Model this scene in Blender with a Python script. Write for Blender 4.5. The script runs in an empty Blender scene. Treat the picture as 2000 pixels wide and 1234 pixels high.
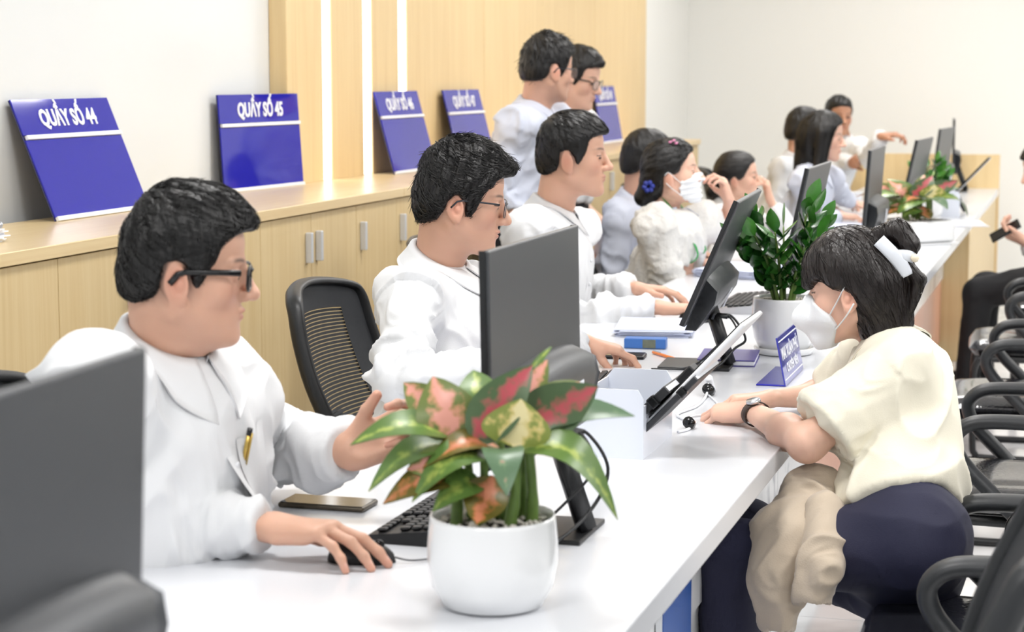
import bpy, bmesh, math, random
import numpy as np
from mathutils import Vector, Matrix
from mathutils.bvhtree import BVHTree

# ------------------------------------------------------------------ camera, world, exposure
SC = bpy.context.scene
COL = SC.collection
cam_d = bpy.data.cameras.new('camera')
cam = bpy.data.objects.new('camera', cam_d)
COL.objects.link(cam)
cam.location = (0, 0, 1.5)
cam.rotation_euler = (math.radians(90 - 7.0656), 0, math.radians(16.552))
cam_d.sensor_width = 36.0
cam_d.lens = 68.4
cam_d.clip_start = 0.05
cam_d.dof.use_dof = True
cam_d.dof.focus_distance = 4.3
cam_d.dof.aperture_fstop = 5.6
SC.camera = cam

world = bpy.data.worlds.new('World')
SC.world = world
world.use_nodes = True
bg = world.node_tree.nodes['Background']
bg.inputs[0].default_value = (0.95, 0.98, 1.0, 1)
bg.inputs[1].default_value = 0.5

SC.view_settings.view_transform = 'Standard'
SC.view_settings.look = 'None'
SC.view_settings.gamma = 1.0
SC.view_settings.use_curve_mapping = False
SC.view_settings.exposure = 0.06
SC.cycles.max_bounces = 4
SC.cycles.diffuse_bounces = 3
SC.cycles.glossy_bounces = 2
SC.cycles.transmission_bounces = 4
SC.cycles.transparent_max_bounces = 8
SC.cycles.caustics_reflective = False
SC.cycles.caustics_refractive = False
SC.cycles.adaptive_threshold = 0.05
SC.cycles.adaptive_min_samples = 8
SC.cycles.use_light_tree = False

LAMP_STRENGTH = 1.5      # glow of the ceiling lamps' diffusers
LAMP_WATTS = 36.0        # light of each ceiling lamp
random.seed(7)
rng = np.random.default_rng(11)

# ------------------------------------------------------------------ materials
def lin(c):
    return tuple((v/12.92 if v <= 0.04045 else ((v+0.055)/1.055)**2.4) for v in [x/255.0 for x in c[:3]])

MATS = {}
def mat(name, rgb, rough=0.5, metal=0.0, spec=0.5, coat=0.0, trans=0.0, bump=None, var=None, emit=None, sss=0.0, alpha=None, attr=False, ior=None, sheen=0.0):
    """rgb 0-255 sRGB; bump=(scale, strength, stretch xyz); var=(scale, amount)"""
    if name in MATS:
        return MATS[name]
    m = bpy.data.materials.new(name)
    m.use_nodes = True
    nt = m.node_tree
    b = nt.nodes['Principled BSDF']
    col = lin(rgb) + (1,)
    b.inputs['Base Color'].default_value = col
    b.inputs['Roughness'].default_value = rough
    b.inputs['Metallic'].default_value = metal
    b.inputs['Specular IOR Level'].default_value = spec
    b.inputs['Coat Weight'].default_value = coat
    b.inputs['Coat Roughness'].default_value = 0.06
    b.inputs['Transmission Weight'].default_value = trans
    if ior: b.inputs['IOR'].default_value = ior
    if sheen:
        b.inputs['Sheen Weight'].default_value = sheen
    if sss:
        b.inputs['Subsurface Weight'].default_value = sss
        b.inputs['Subsurface Radius'].default_value = (1.0, 0.35, 0.2)
        b.inputs['Subsurface Scale'].default_value = 0.012
    if alpha is not None: b.inputs['Alpha'].default_value = alpha
    if emit:
        b.inputs['Emission Color'].default_value = lin(emit[0]) + (1,)
        b.inputs['Emission Strength'].default_value = emit[1]
    src = None
    if attr:
        a = nt.nodes.new('ShaderNodeAttribute'); a.attribute_name = 'Col'
        src = a.outputs['Color']
        nt.links.new(src, b.inputs['Base Color'])
    if bump or var:
        tc = nt.nodes.new('ShaderNodeTexCoord')
    if var:
        n = nt.nodes.new('ShaderNodeTexNoise'); n.inputs['Scale'].default_value = var[0]; n.inputs['Detail'].default_value = 4
        nt.links.new(tc.outputs['Object'], n.inputs['Vector'])
        mx = nt.nodes.new('ShaderNodeMix'); mx.data_type = 'RGBA'; mx.blend_type = 'MULTIPLY'
        mx.inputs['Factor'].default_value = 1.0
        mr = nt.nodes.new('ShaderNodeMapRange'); mr.inputs['From Min'].default_value = .25; mr.inputs['From Max'].default_value = .75
        mr.inputs['To Min'].default_value = 1 - var[1]; mr.inputs['To Max'].default_value = 1.0
        nt.links.new(n.outputs['Fac'], mr.inputs['Value'])
        nt.links.new(mr.outputs['Result'], mx.inputs['B'])
        if src: nt.links.new(src, mx.inputs['A'])
        else: mx.inputs['A'].default_value = col
        nt.links.new(mx.outputs['Result'], b.inputs['Base Color'])
    if bump:
        mp = nt.nodes.new('ShaderNodeMapping')
        mp.inputs['Scale'].default_value = bump[2] if len(bump) > 2 else (1, 1, 1)
        nt.links.new(tc.outputs['Object'], mp.inputs['Vector'])
        n2 = nt.nodes.new('ShaderNodeTexNoise'); n2.inputs['Scale'].default_value = bump[0]; n2.inputs['Detail'].default_value = 3
        nt.links.new(mp.outputs['Vector'], n2.inputs['Vector'])
        bp = nt.nodes.new('ShaderNodeBump'); bp.inputs['Strength'].default_value = bump[1]; bp.inputs['Distance'].default_value = 0.01
        nt.links.new(n2.outputs['Fac'], bp.inputs['Height'])
        nt.links.new(bp.outputs['Normal'], b.inputs['Normal'])
    MATS[name] = m
    return m

def ramp(nt, stops):
    r = nt.nodes.new('ShaderNodeValToRGB')
    while len(r.color_ramp.elements) < len(stops): r.color_ramp.elements.new(0.5)
    for e, (p, c) in zip(r.color_ramp.elements, stops):
        e.position = p; e.color = lin(c) + (1,)
    return r

def wood_mat(name, base, dark, along='Z', rough=0.42):
    m = mat(name, base, rough)
    nt = m.node_tree; b = nt.nodes['Principled BSDF']
    tc = nt.nodes.new('ShaderNodeTexCoord'); mp = nt.nodes.new('ShaderNodeMapping')
    mp.inputs['Scale'].default_value = {'Z': (14, 14, 0.55), 'Y': (14, 0.55, 14)}[along]
    n = nt.nodes.new('ShaderNodeTexNoise'); n.inputs['Scale'].default_value = 3.0; n.inputs['Detail'].default_value = 6; n.inputs['Roughness'].default_value = .62
    n.inputs['Distortion'].default_value = .4
    geo = nt.nodes.new('ShaderNodeNewGeometry')
    nt.links.new(geo.outputs['Position'], mp.inputs['Vector']); nt.links.new(mp.outputs['Vector'], n.inputs['Vector'])
    r = ramp(nt, [(0.3, dark), (0.62, base)])
    nt.links.new(n.outputs['Fac'], r.inputs['Fac']); nt.links.new(r.outputs['Color'], b.inputs['Base Color'])
    bp = nt.nodes.new('ShaderNodeBump'); bp.inputs['Strength'].default_value = .06; bp.inputs['Distance'].default_value = .002
    nt.links.new(n.outputs['Fac'], bp.inputs['Height']); nt.links.new(bp.outputs['Normal'], b.inputs['Normal'])
    return m

def marble_mat(name, base, vein, scale, rough=.16, width=.035):
    m = mat(name, base, rough)
    nt = m.node_tree; b = nt.nodes['Principled BSDF']
    geo = nt.nodes.new('ShaderNodeNewGeometry')
    n = nt.nodes.new('ShaderNodeTexNoise'); n.inputs['Scale'].default_value = scale; n.inputs['Detail'].default_value = 7; n.inputs['Distortion'].default_value = 1.6
    nt.links.new(geo.outputs['Position'], n.inputs['Vector'])
    r = ramp(nt, [(0.5 - width, base), (0.5, vein), (0.5 + width*.8, base)])
    nt.links.new(n.outputs['Fac'], r.inputs['Fac']); nt.links.new(r.outputs['Color'], b.inputs['Base Color'])
    return m

M_WHITEWALL = mat('white_wall_paint', (247, 246, 241), .65, bump=(90, .05))
M_PALEWALL = mat('pale_grey_gloss_panel', (233, 235, 235), .22, var=(1.2, .03))
M_CEIL = mat('ceiling_paint', (240, 240, 240), .8, bump=(60, .05))
M_WOOD = wood_mat('pale_maple', (233, 206, 156), (224, 194, 142))
M_WOODC = wood_mat('pale_maple_cabinet', (219, 195, 149), (211, 184, 135))
M_WOODTOP = wood_mat('pale_maple_top', (228, 204, 158), (218, 190, 142), along='Y', rough=.3)
M_GAP = mat('dark_joint', (120, 95, 60), .8, bump=(50, .1))
M_COUNTER = mat('white_solid_surface', (225, 227, 232), .22, var=(3, .015), spec=.5)
M_MARBLE = marble_mat('white_marble', (233, 234, 236), (176, 178, 184), 1.6)
M_TILE = marble_mat('floor_tile', (232, 232, 232), (214, 214, 214), .9, .08, .08)
M_GROUT = mat('grout', (196, 196, 196), .7, bump=(80, .1))
M_PINK = mat('terracotta_panel', (214, 158, 132), .3, var=(5, .08))
M_LED = mat('led_strip_light', (255, 255, 255), .5, emit=((255, 255, 255), 3.0), var=(4, .01))
M_PANEL = mat('ceiling_panel_light', (255, 255, 255), .5, emit=((255, 252, 248), LAMP_STRENGTH), var=(4, .01))
for _m in (M_LED, M_PANEL): _m.cycles.emission_sampling = 'NONE'
M_ALU = mat('brushed_aluminium', (200, 202, 206), .3, metal=1.0, bump=(300, .06, (1, 1, .05)))
M_HANDLE = mat('satin_silver', (214, 216, 219), .35, metal=.25, bump=(300, .06, (1, 1, .05)))
M_BLACKP = mat('black_plastic', (26, 27, 29), .42, bump=(500, .05))
M_BLACKG = mat('black_gloss', (14, 15, 17), .12, var=(10, .1))
M_MONBACK = mat('monitor_graphite', (80, 82, 85), .38, metal=.35, bump=(700, .04))
M_MONEDGE = mat('monitor_edge', (30, 31, 33), .4, var=(20, .1))
M_WHITEP = mat('white_plastic', (238, 240, 244), .3, var=(8, .02))
M_PAPER = mat('paper', (240, 242, 248), .7, bump=(200, .06))

# ------------------------------------------------------------------ object helpers
def link(name, me, m=None, parent=None, loc=None):
    o = bpy.data.objects.new(name, me)
    COL.objects.link(o)
    if m is not None:
        ms = m if isinstance(m, (list, tuple)) else [m]
        me.materials.clear()
        for x in ms: me.materials.append(x)
    if parent is not None: o.parent = parent
    if loc is not None: o.location = loc
    return o

def thing(name, label, cat, loc=(0, 0, 0), rz=0.0, group=None):
    o = bpy.data.objects.new(name, None)
    COL.objects.link(o)
    o.empty_display_size = .1
    o.location = loc; o.rotation_euler = (0, 0, rz)
    o['label'] = label; o['category'] = cat
    if group: o['group'] = group
    return o

def tag(o, label, cat, group=None):
    o['label'] = label; o['category'] = cat
    if group: o['group'] = group
    return o

def struct(o):
    o['kind'] = 'structure'
    return o

def dup(root, loc, rz, label, group=None):
    r = root.copy(); COL.objects.link(r)
    r.location = loc; r.rotation_euler = (0, 0, rz); r['label'] = label
    if group: r['group'] = group
    for ch in list(root.children):
        c = ch.copy(); COL.objects.link(c); c.parent = r
        for g in list(ch.children):
            d = g.copy(); COL.objects.link(d); d.parent = c
    return r

class MB:
    """collects simple shapes in one mesh"""
    def __init__(s): s.v = []; s.f = []; s.sm = []; s.mi = []; s.cm = 0
    def add(s, vs, fs, smooth=False):
        o = len(s.v)
        s.v += [tuple(v) for v in vs]
        for f in fs:
            s.f.append(tuple(i + o for i in f)); s.sm.append(smooth); s.mi.append(s.cm)
        return s
    def box(s, c, d, R=None, bev=0.0, seg=2):
        """centre, full dims, optional rotation matrix, bevel"""
        hx, hy, hz = d[0]/2, d[1]/2, d[2]/2
        if bev > 0:
            bm = bmesh.new()
            bmesh.ops.create_cube(bm, size=1.0)
            bmesh.ops.scale(bm, vec=d, verts=bm.verts)
            bmesh.ops.bevel(bm, geom=bm.edges[:], offset=min(bev, .49*min(d)), segments=seg, affect='EDGES', profile=.5)
            vs = [v.co.copy() for v in bm.verts]; bm.verts.index_update()
            fs = [[v.index for v in f.verts] for f in bm.faces]
            bm.free()
        else:
            vs = [Vector((x*hx, y*hy, z*hz)) for x in (-1, 1) for y in (-1, 1) for z in (-1, 1)]
            fs = [(0, 1, 3, 2), (4, 6, 7, 5), (0, 4, 5, 1), (2, 3, 7, 6), (0, 2, 6, 4), (1, 5, 7, 3)]
        if R is not None: vs = [R @ Vector(v) for v in vs]
        c = Vector(c)
        return s.add([Vector(v) + c for v in vs], fs, bev > 0 and seg > 2)
    def bb(s, x0, x1, y0, y1, z0, z1, bev=0.0, seg=2):
        return s.box(((x0+x1)/2, (y0+y1)/2, (z0+z1)/2), (x1-x0, y1-y0, z1-z0), None, bev, seg)
    def lathe(s, prof, c=(0, 0, 0), n=40, R=None):
        vs = []; fs = []
        for (r, z) in prof:
            for i in range(n):
                a = 2*math.pi*i/n
                v = Vector((r*math.cos(a), r*math.sin(a), z))
                if R is not None: v = R @ v
                vs.append(v + Vector(c))
        for j in range(len(prof)-1):
            for i in range(n):
                k = (i+1) % n
                fs.append((j*n+i, j*n+k, (j+1)*n+k, (j+1)*n+i))
        fs.append(tuple(range(n-1, -1, -1))); fs.append(tuple((len(prof)-1)*n+i for i in range(n)))
        return s.add(vs, fs, True)
    def tube(s, pts, r, n=8, cap=True, flat=None, up=None):
        """sweep; r number or list; flat=(a,b) gives an elliptical/rect section with up hint"""
        P = [Vector(p) for p in pts]; m = len(P)
        rs = r if isinstance(r, (list, tuple)) else [r]*m
        vs = []; fs = []
        prev = None
        for i in range(m):
            t = (P[min(i+1, m-1)] - P[max(i-1, 0)]).normalized()
            if up is not None:
                u = Vector(up); u = (u - t*u.dot(t))
                if u.length < 1e-5: u = t.orthogonal()
                u.normalize()
            elif prev is None:
                u = t.orthogonal().normalized()
            else:
                u = (prev - t*prev.dot(t)).normalized()
            prev = u
            w = t.cross(u)
            for k in range(n):
                a = 2*math.pi*k/n
                if flat: vs.append(P[i] + u*math.cos(a)*rs[i]*flat[0] + w*math.sin(a)*rs[i]*flat[1])
                else: vs.append(P[i] + u*math.cos(a)*rs[i] + w*math.sin(a)*rs[i])
        for i in range(m-1):
            for k in range(n):
                l = (k+1) % n
                fs.append((i*n+k, i*n+l, (i+1)*n+l, (i+1)*n+k))
        if cap:
            fs.append(tuple(range(n-1, -1, -1))); fs.append(tuple((m-1)*n+k for k in range(n)))
        return s.add(vs, fs, True)
    def prism(s, poly, z0, z1, M=None):
        """extrude a 2D polygon between z0,z1; M 4x4"""
        n = len(poly)
        vs = [Vector((x, y, z0)) for x, y in poly] + [Vector((x, y, z1)) for x, y in poly]
        if M is not None: vs = [M @ v for v in vs]
        fs = [tuple(range(n-1, -1, -1)), tuple(range(n, 2*n))]
        for i in range(n):
            k = (i+1) % n
            fs.append((i, k, n+k, n+i))
        return s.add(vs, fs)
    def mesh(s, name):
        me = bpy.data.meshes.new(name)
        me.from_pydata([tuple(v) for v in s.v], [], s.f)
        me.polygons.foreach_set('use_smooth', s.sm)
        me.polygons.foreach_set('material_index', s.mi)
        me.update()
        return me
    def build(s, name, m, parent=None, loc=None):
        return link(name, s.mesh(name), m, parent, loc)

def rotz(a): return Matrix.Rotation(a, 3, 'Z')
def roty(a): return Matrix.Rotation(a, 3, 'Y')
def rotx(a): return Matrix.Rotation(a, 3, 'X')

def spline(pts, n=8):
    """Catmull-Rom through pts"""
    P = [Vector(p) for p in pts]; out = []
    for i in range(len(P)-1):
        a = P[max(i-1, 0)]; b = P[i]; c = P[i+1]; d = P[min(i+2, len(P)-1)]
        for k in range(n):
            t = k/n
            out.append(.5*((2*b) + (c-a)*t + (2*a-5*b+4*c-d)*t*t + (3*b-a-3*c+d)*t**3))
    out.append(P[-1])
    return out

def text_mesh(name, s, size, depth=.0006, offset=0.0, sx=1.0, align='CENTER'):
    cu = bpy.data.curves.new(name, 'FONT')
    cu.body = s; cu.size = size; cu.extrude = depth; cu.offset = offset
    cu.align_x = align; cu.align_y = 'CENTER'; cu.resolution_u = 3
    o = bpy.data.objects.new(name, cu); COL.objects.link(o)
    dg = bpy.context.evaluated_depsgraph_get()
    me = bpy.data.meshes.new_from_object(o.evaluated_get(dg))
    bpy.data.objects.remove(o)
    for v in me.vertices: v.co.x *= sx
    return me

# ------------------------------------------------------------------ the room
YE = 14.2                        # the far wall
# floor: base plus tiles
fl = struct(MB().bb(-3.4, 6.5, -2.0, YE+.3, -.08, -.004).build('floor', M_GROUT))
tile = MB().bb(-.3985, .3985, -.3985, .3985, -.012, 0, bev=.0015, seg=1).mesh('tile')
for ix in range(-1, 4):
    for iy in range(3, 18):
        link('tile', tile, M_TILE, fl, (ix*.8 - .15, iy*.8 + .1, 0))
rest = MB()
for ix in range(-4, 9):
    for iy in range(-2, 18):
        if not (-1 <= ix < 4 and 3 <= iy < 18):
            rest.bb(ix*.8-.15-.3985, ix*.8-.15+.3985, iy*.8+.1-.3985, iy*.8+.1+.3985, -.012, 0)
ro = rest.build('tile_field', M_TILE, fl); ro['kind'] = 'stuff'
struct(MB().bb(-3.4, 6.5, -2.0, YE+.3, 3.2, 3.3).build('ceiling', M_CEIL))
struct(MB().bb(-3.1, -2.87, -2.0, 12.47, 0, 3.2).build('wall_left', M_PALEWALL))
struct(MB().bb(-3.1, -2.87, 12.47, YE+.2, 0, 3.2).build('wall_left_end', M_WHITEWALL))
wb = struct(MB().bb(-3.1, 6.5, YE, YE+.2, 0, 3.2).build('wall_back', M_WHITEWALL))
struct(MB().bb(-2.87, 6.5, YE-.012, YE, 0, .09).build('baseboard_back', M_WHITEP))
# wood panelling with the light strips
wp = struct(MB().bb(-2.868, -2.822, 6.565, 12.48, 0, 3.198).build('wall_panelling', M_WOOD))
for y0, y1 in [(6.565, 6.908), (6.998, 7.338), (7.438, 7.752), (7.858, 8.95), (8.956, 9.99), (9.996, 11.095), (11.101, 12.25), (12.256, 12.48)]:
    MB().bb(-2.826, -2.80, y0, y1, .0, 3.197, bev=.002, seg=1).build('panel', M_WOOD, wp)
for i, (y0, y1) in enumerate([(6.911, 6.995), (7.341, 7.435), (7.755, 7.855)]):
    o = MB().bb(-2.815, -2.806, y0, y1, 1.102, 3.196).build('light_strip', M_LED)
    tag(o, 'vertical glowing white light strip, ' + ['leftmost of three beside the white wall', 'middle one of the three in the wood panelling', 'rightmost of three, above the third blue sign'][i], 'light strip', 'light strips in the panelling')
# ceiling panel lamps
k = 0
for ix, x in enumerate((-1.25, 1.25, 3.75)):
    for iy in range(5):
        y = 0.4 + iy*2.9
        t = thing('ceiling_lamp', 'square white ceiling lamp set flush in the ceiling above the hall', 'ceiling lamp', (x, y, 3.2), 0, 'ceiling lamps')
        fr = MB()
        for (a0, a1, b0, b1) in ((-.3, .3, -.3, -.28), (-.3, .3, .28, .3), (-.3, -.28, -.28, .28), (.28, .3, -.28, .28)):
            fr.bb(a0, a1, b0, b1, -.016, -.001)
        fr.build('frame', M_WHITEP, t)
        MB().bb(-.28, .28, -.28, .28, -.010, -.002).build('diffuser', M_PANEL, t)
        ld = bpy.data.lights.new('lamp_light', 'AREA'); ld.shape = 'SQUARE'; ld.size = .56; ld.energy = LAMP_WATTS
        ld.color = (1, .985, .965)
        lo = bpy.data.objects.new('lamp_light', ld); COL.objects.link(lo); lo.parent = t; lo.location = (0, 0, -.013)
# ------------------------------------------------------------------ wall cabinets
XC = -2.36
PIT = .395
HANDLES = {  # door index -> side of the handle
}
def cabinet(i):
    y0 = 3.34 + i*2*PIT
    ordn = ['first', 'second', 'third', 'fourth', 'fifth', 'sixth', 'seventh', 'eighth', 'ninth', 'tenth', 'eleventh'][i]
    t = thing('storage_cabinet', 'pale maple storage cabinet under the long shelf top, %s from the left' % ordn, 'cabinet', (XC, y0, 0), 0, 'wall cabinets')
    MB().bb(-.43, -.021, .001, 2*PIT-.001, 0, 1.066).build('body', M_WOODC, t)
    MB().bb(-.05, -.008, .001, 2*PIT-.001, 0, .07).build('plinth', M_GAP, t)
    for j in range(2):
        a = j*PIT + .0015; b = (j+1)*PIT - .0015
        d = MB().bb(-.02, 0, a, b, .372, 1.064, bev=.001, seg=1).build('door', M_WOODC, t)
        # in the view the pair meets at the end of the third unit; further on each handle sits left
        left = (j == 1) if i < 2 else (False if (i == 2 and j == 1) else True)
        if i == 2 and j == 0: left = True
        hy = a + .04 if left else b - .04
        h = MB().bb(0, .022, hy-.009, hy+.009, .912, 1.008, bev=.003).build('handle', M_HANDLE, d)
        dr = MB().bb(-.02, 0, a, b, .075, .367, bev=.001, seg=1).build('drawer', M_WOODC, t)
        MB().bb(0, .006, a+.02, b-.02, .30, .306).build('finger_groove', M_GAP, dr)
for i in range(11): cabinet(i)
ct = MB().bb(-2.815, XC+.012, 3.30, 6.55, 1.068, 1.10, bev=.002, seg=1).bb(-2.80, XC+.012, 6.55, 12.05, 1.068, 1.10, bev=.002, seg=1)
tag(ct.build('cabinet_top', M_WOODTOP), 'long pale maple shelf top over the row of wall cabinets', 'shelf top')

# papers lying on the cabinet top
t = thing('spiral_notebook', 'spiral bound notebook on top of the paper pile on the cabinet top', 'notebook', (-2.61, 3.98, 1.133), .1)
MB().bb(-.11, .11, -.15, .15, 0, .012, bev=.001, seg=1).build('pages', M_PAPER, t)
MB().bb(-.112, .112, -.152, .152, .012, .0145, bev=.001, seg=1).build('cover', mat('grey_cover', (214, 216, 214), .5, var=(30, .06)), t)
sp = MB()
for q in range(26): sp.lathe([(.006, -.0015), (.0075, 0), (.006, .0015)], (.112, -.14+q*.0112, .008), 8, rotx(math.pi/2))
o = sp.build('spiral_binding', M_ALU, t); o['kind'] = 'stuff'
pb = MB()
for q in range(10):
    pb.box((-.005+random.uniform(-.006, .006), random.uniform(-.01, .03), .0016+.0033*q), (.22, .31, .003), rotz(random.uniform(-.06, .06)))
tag(pb.build('paper_pile', M_PAPER, None, (-2.61, 3.98, 1.1)), 'low pile of white paper under the spiral notebook on the cabinet', 'paper pile')

# ------------------------------------------------------------------ counter
XF, XB = -.585, -1.465
Y0, Y1 = 1.0, 13.3
cb = thing('service_counter', 'long white service counter with marble front running to the back wall', 'counter', (0, 0, 0))
MB().bb(XB, XF, Y0, Y1, .705, .75, bev=.003, seg=2).build('worktop', M_COUNTER, cb)
pw = 1.48
y = Y0
while y < 10.35:
    ye = min(y + pw, 10.4)
    MB().bb(XF-.165, XF-.14, y+.002, ye-.002, .44, .704, bev=.002, seg=1).build('marble_panel', M_MARBLE, cb)
    MB().bb(XF-.175, XF-.15, y+.002, ye-.002, .10, .438, bev=.002, seg=1).build('lower_panel', M_PINK if y > 5.0 else M_MARBLE, cb)
    y = ye
MB().bb(XF-.21, XF-.18, Y0, 10.4, 0, .70).build('carcass', M_WHITEP, cb)
MB().bb(XF-.20, XF-.16, Y0, 10.4, 0, .098).build('kick_board', M_WHITEP, cb)
MB().bb(XF-.19, XF-.012, 10.4, Y1-.002, 0, .704, bev=.002, seg=1).build('wood_panel', M_WOODC, cb)
for yy in np.arange(Y0+.2, Y1, 1.48):
    MB().bb(XB+.35, XF-.21, yy-.012, yy+.012, 0, .704).build('side_support', M_WHITEP, cb)
eb = MB().bb(-1.60, XF+.003, Y1, Y1+.04, 0, .975, bev=.002, seg=1)
tag(eb.build('end_screen', M_WOOD), 'upright pale wood screen closing off the far end of the counter', 'screen')
pt = thing('poster_stand', 'blue and white poster board leaning under the counter by the seated visitor', 'poster', (XF-.138, 3.44, 0))
MB().bb(0, .012, -.10, .16, .0, .62).build('board', M_WHITEP, pt)
MB().bb(.012, .014, -.098, .158, .30, .56).build('print', mat('poster_blue', (32, 92, 180), .35, var=(3, .3)), pt)
MB().bb(.012, .014, -.098, .158, .02, .2).build('print', MATS['poster_blue'], pt)

# ------------------------------------------------------------------ blue counter signs
M_BLUE = mat('blue_acrylic', (40, 40, 168), .06, coat=.0, spec=.5, var=(2, .04))
M_BLUEEDGE = mat('blue_acrylic_edge', (26, 26, 92), .3, var=(9, .1))
M_SIGNW = mat('sign_white', (246, 247, 250), .4, var=(9, .02))
def sign(num, ybc, xb, xt, rz, lab, w=.55, zt=1.432):
    """leans on the wall: bottom at x=xb, top at x=xt"""
    t = thing('counter_sign', lab, 'sign', (xb, ybc, 1.1005), rz, 'blue counter number signs')
    H = zt - 1.1; dx = xt - xb
    L = math.hypot(H, dx); a = math.atan2(dx, H)
    # frame: u along y (reading direction for someone looking to -x is +y), w up along the plate, n out (+x)
    M = Matrix(((math.cos(a), 0, math.sin(a), 0), (0, 1, 0, 0), (-math.sin(a), 0, math.cos(a), 0), (0, 0, 0, 1)))
    M3 = M.to_3x3()
    def plate(n, y0, y1, z0, z1, x0, x1, m, p=t):
        return MB().box(M3 @ Vector(((x0+x1)/2, (y0+y1)/2, (z0+z1)/2)), (x1-x0, y1-y0, z1-z0), M3, bev=.0012, seg=1).build(n, m, p)
    plate('lower_plate', -w/2, w/2, .012, L*.665, -.005, 0, M_BLUE)
    plate('upper_plate', -w/2, w/2, L*.705, L, -.005, 0, M_BLUE)
    plate('back_edge', -w/2-.001, w/2+.001, .002, L, -.0085, -.0055, M_BLUEEDGE)
    plate('white_bar', -w/2+.008, w/2, L*.667, L*.702, -.005, .006, M_SIGNW)
    plate('white_bar', -w/2+.004, w/2, 0, L*.036, -.005, .006, M_SIGNW)
    me = text_mesh('lettering', 'QUẦY SỐ %d' % num, .068, .0012, .0022, .84)
    # text x -> +y, text y -> up, text z -> +x
    T = Matrix(((0, 0, 1, 0), (1, 0, 0, 0), (0, 1, 0, 0), (0, 0, 0, 1)))
    me.transform(M @ Matrix.Translation((.0015, 0, L*.832)) @ T)
    link('lettering', me, M_SIGNW, t)
    return t
sign(44, 5.03, -2.715, -2.85, 0, 'tilted blue sign reading QUẦY SỐ 44 against the white wall')
sign(45, 6.34, -2.79, -2.812, -.10, 'near upright blue sign reading QUẦY SỐ 45 at the white wall edge', .56)
sign(46, 7.65, -2.685, -2.775, 0, 'blue sign reading QUẦY SỐ 46 under the rightmost light strip', .52)
sign(47, 8.52, -2.69, -2.775, 0, 'blue sign reading QUẦY SỐ 47 behind the dark haired man with wire glasses', .53)
sign(49, 11.30, -2.73, -2.79, 0, 'farthest blue sign reading QUẦY SỐ 49 behind the standing men', .50)

# ------------------------------------------------------------------ all-in-one monitors
def monitor(yc, xs, tilt, rz, z_top, lab, leg_cable=True):
    """yc centre along the counter; xs x of the screen centre; tilt back (top towards +x); local +x = back side"""
    t = thing('monitor', lab, 'monitor', (xs, yc, .75), rz, 'monitors on the counter')
    W, H, D = .535, .335, .012
    zt = z_top - .75
    ct_, st_ = math.cos(tilt), math.sin(tilt)
    zc = zt - H*ct_
    R = roty(tilt)
    base = Vector((-.0, 0, zc))
    def at(x, y, z): return base + R @ Vector((x, y, z))
    MB().box(at(0, 0, H/2), (D, W, H), R, bev=.003).build('panel', [M_MONBACK], t)
    MB().box(at(-D/2-.001, 0, H/2+.006), (.002, W-.012, H-.03), R).build('screen', M_BLACKG, t)
    for sy in (-1, 1):
        MB().box(at(-.004, sy*(W/2+.001), H/2), (.010, .003, H), R).build('side_edge', M_MONEDGE, t)
    # rear housing: low wedge with a rounded top, widest at mid
    prof = []
    n = 18
    for i in range(n+1):
        u = -1 + 2*i/n
        prof.append((u*W*.44, .105 + .022*math.sqrt(max(0, 1-u*u*.98))))
    hb = MB(); vs = []; fs = []
    for (u, zz) in prof:
        for (xx, z2) in ((D/2, -.012), (D/2+.026, -.002), (D/2+.042, zz*.72), (D/2+.036, zz), (D/2, zz+.016)):
            vs.append(at(xx, u, z2))
    for i in range(n):
        for k in range(4): fs.append((i*5+k, i*5+k+1, (i+1)*5+k+1, (i+1)*5+k))
    fs.append((0, 1, 2, 3, 4)); fs.append(tuple(n*5+k for k in (4, 3, 2, 1, 0)))
    hb.add(vs, fs, True); h = hb.build('rear_housing', M_MONBACK, t)
    MB().box(at(D/2+.0412, .11, .055), (.002, .035, .055), R).build('label_sticker', M_PAPER, h)
    MB().box(at(D/2+.040, -.02, .020), (.006, .09, .014), R).build('port_strip', M_BLACKG, h)
    # leg: from the housing down and outwards to the base plate
    foot = Vector((.085, 0, .008)); top = at(D/2+.02, 0, .03)
    for s_ in (-1,):
        MB().tube([top, top.lerp(foot, .5), foot], .012, 4, True, (1.5, 2.6), (1, 0, 0)).build('leg', M_BLACKP, t)
    MB().bb(-.09, .095, -.085, .085, .0, .008, bev=.002).build('base_plate', M_BLACKP, t)
    if leg_cable:
        c = MB()
        a = at(D/2+.042, -.03, .02)
        c.tube(spline([a, a+Vector((.035, -.0, -.002)), a+Vector((.06, -.012, -.05)), Vector((.07, -.05, .07)), Vector((.0, -.09, .012)), Vector((-.1, -.12, .006))]), .0028, 6)
        c.tube(spline([a+Vector((0, .02, 0)), a+Vector((.04, .02, -.004)), a+Vector((.075, .02, -.06)), Vector((.10, -.02, .05)), Vector((.06, -.11, .010)), Vector((.0, -.14, .006))]), .0033, 6)
        c.tube([a+Vector((-.002, .02, 0)), a+Vector((.034, .02, -.003))], .0065, 6)
        c.tube([a+Vector((-.002, 0, 0)), a+Vector((.03, 0, -.003))], .0055, 6)
        c.build('cable', M_BLACKP, t)
    return t
monitor(1.39, -.865, .045, .04, 1.243, 'nearest dark monitor seen from behind, cut off by the left edge')
monitor(3.04, -.86, -.02, 0, 1.238, 'dark upright monitor directly behind the large pink leaved plant')
monitor(4.93, -.965, .40, .06, 1.195, 'dark monitor tilted far back, beside the white pot with the glossy green plant')
monitor(6.29, -.905, .2, 0, 1.213, 'dark tilted monitor rising behind the glossy green plant')
monitor(8.07, -.86, .06, 0, 1.203, 'dark upright monitor beside the long haired woman, fifth along the counter')
monitor(9.85, -.86, .2, -.06, 1.186, 'dark tilted monitor left of the far green plant, sixth along the counter', False)
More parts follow.
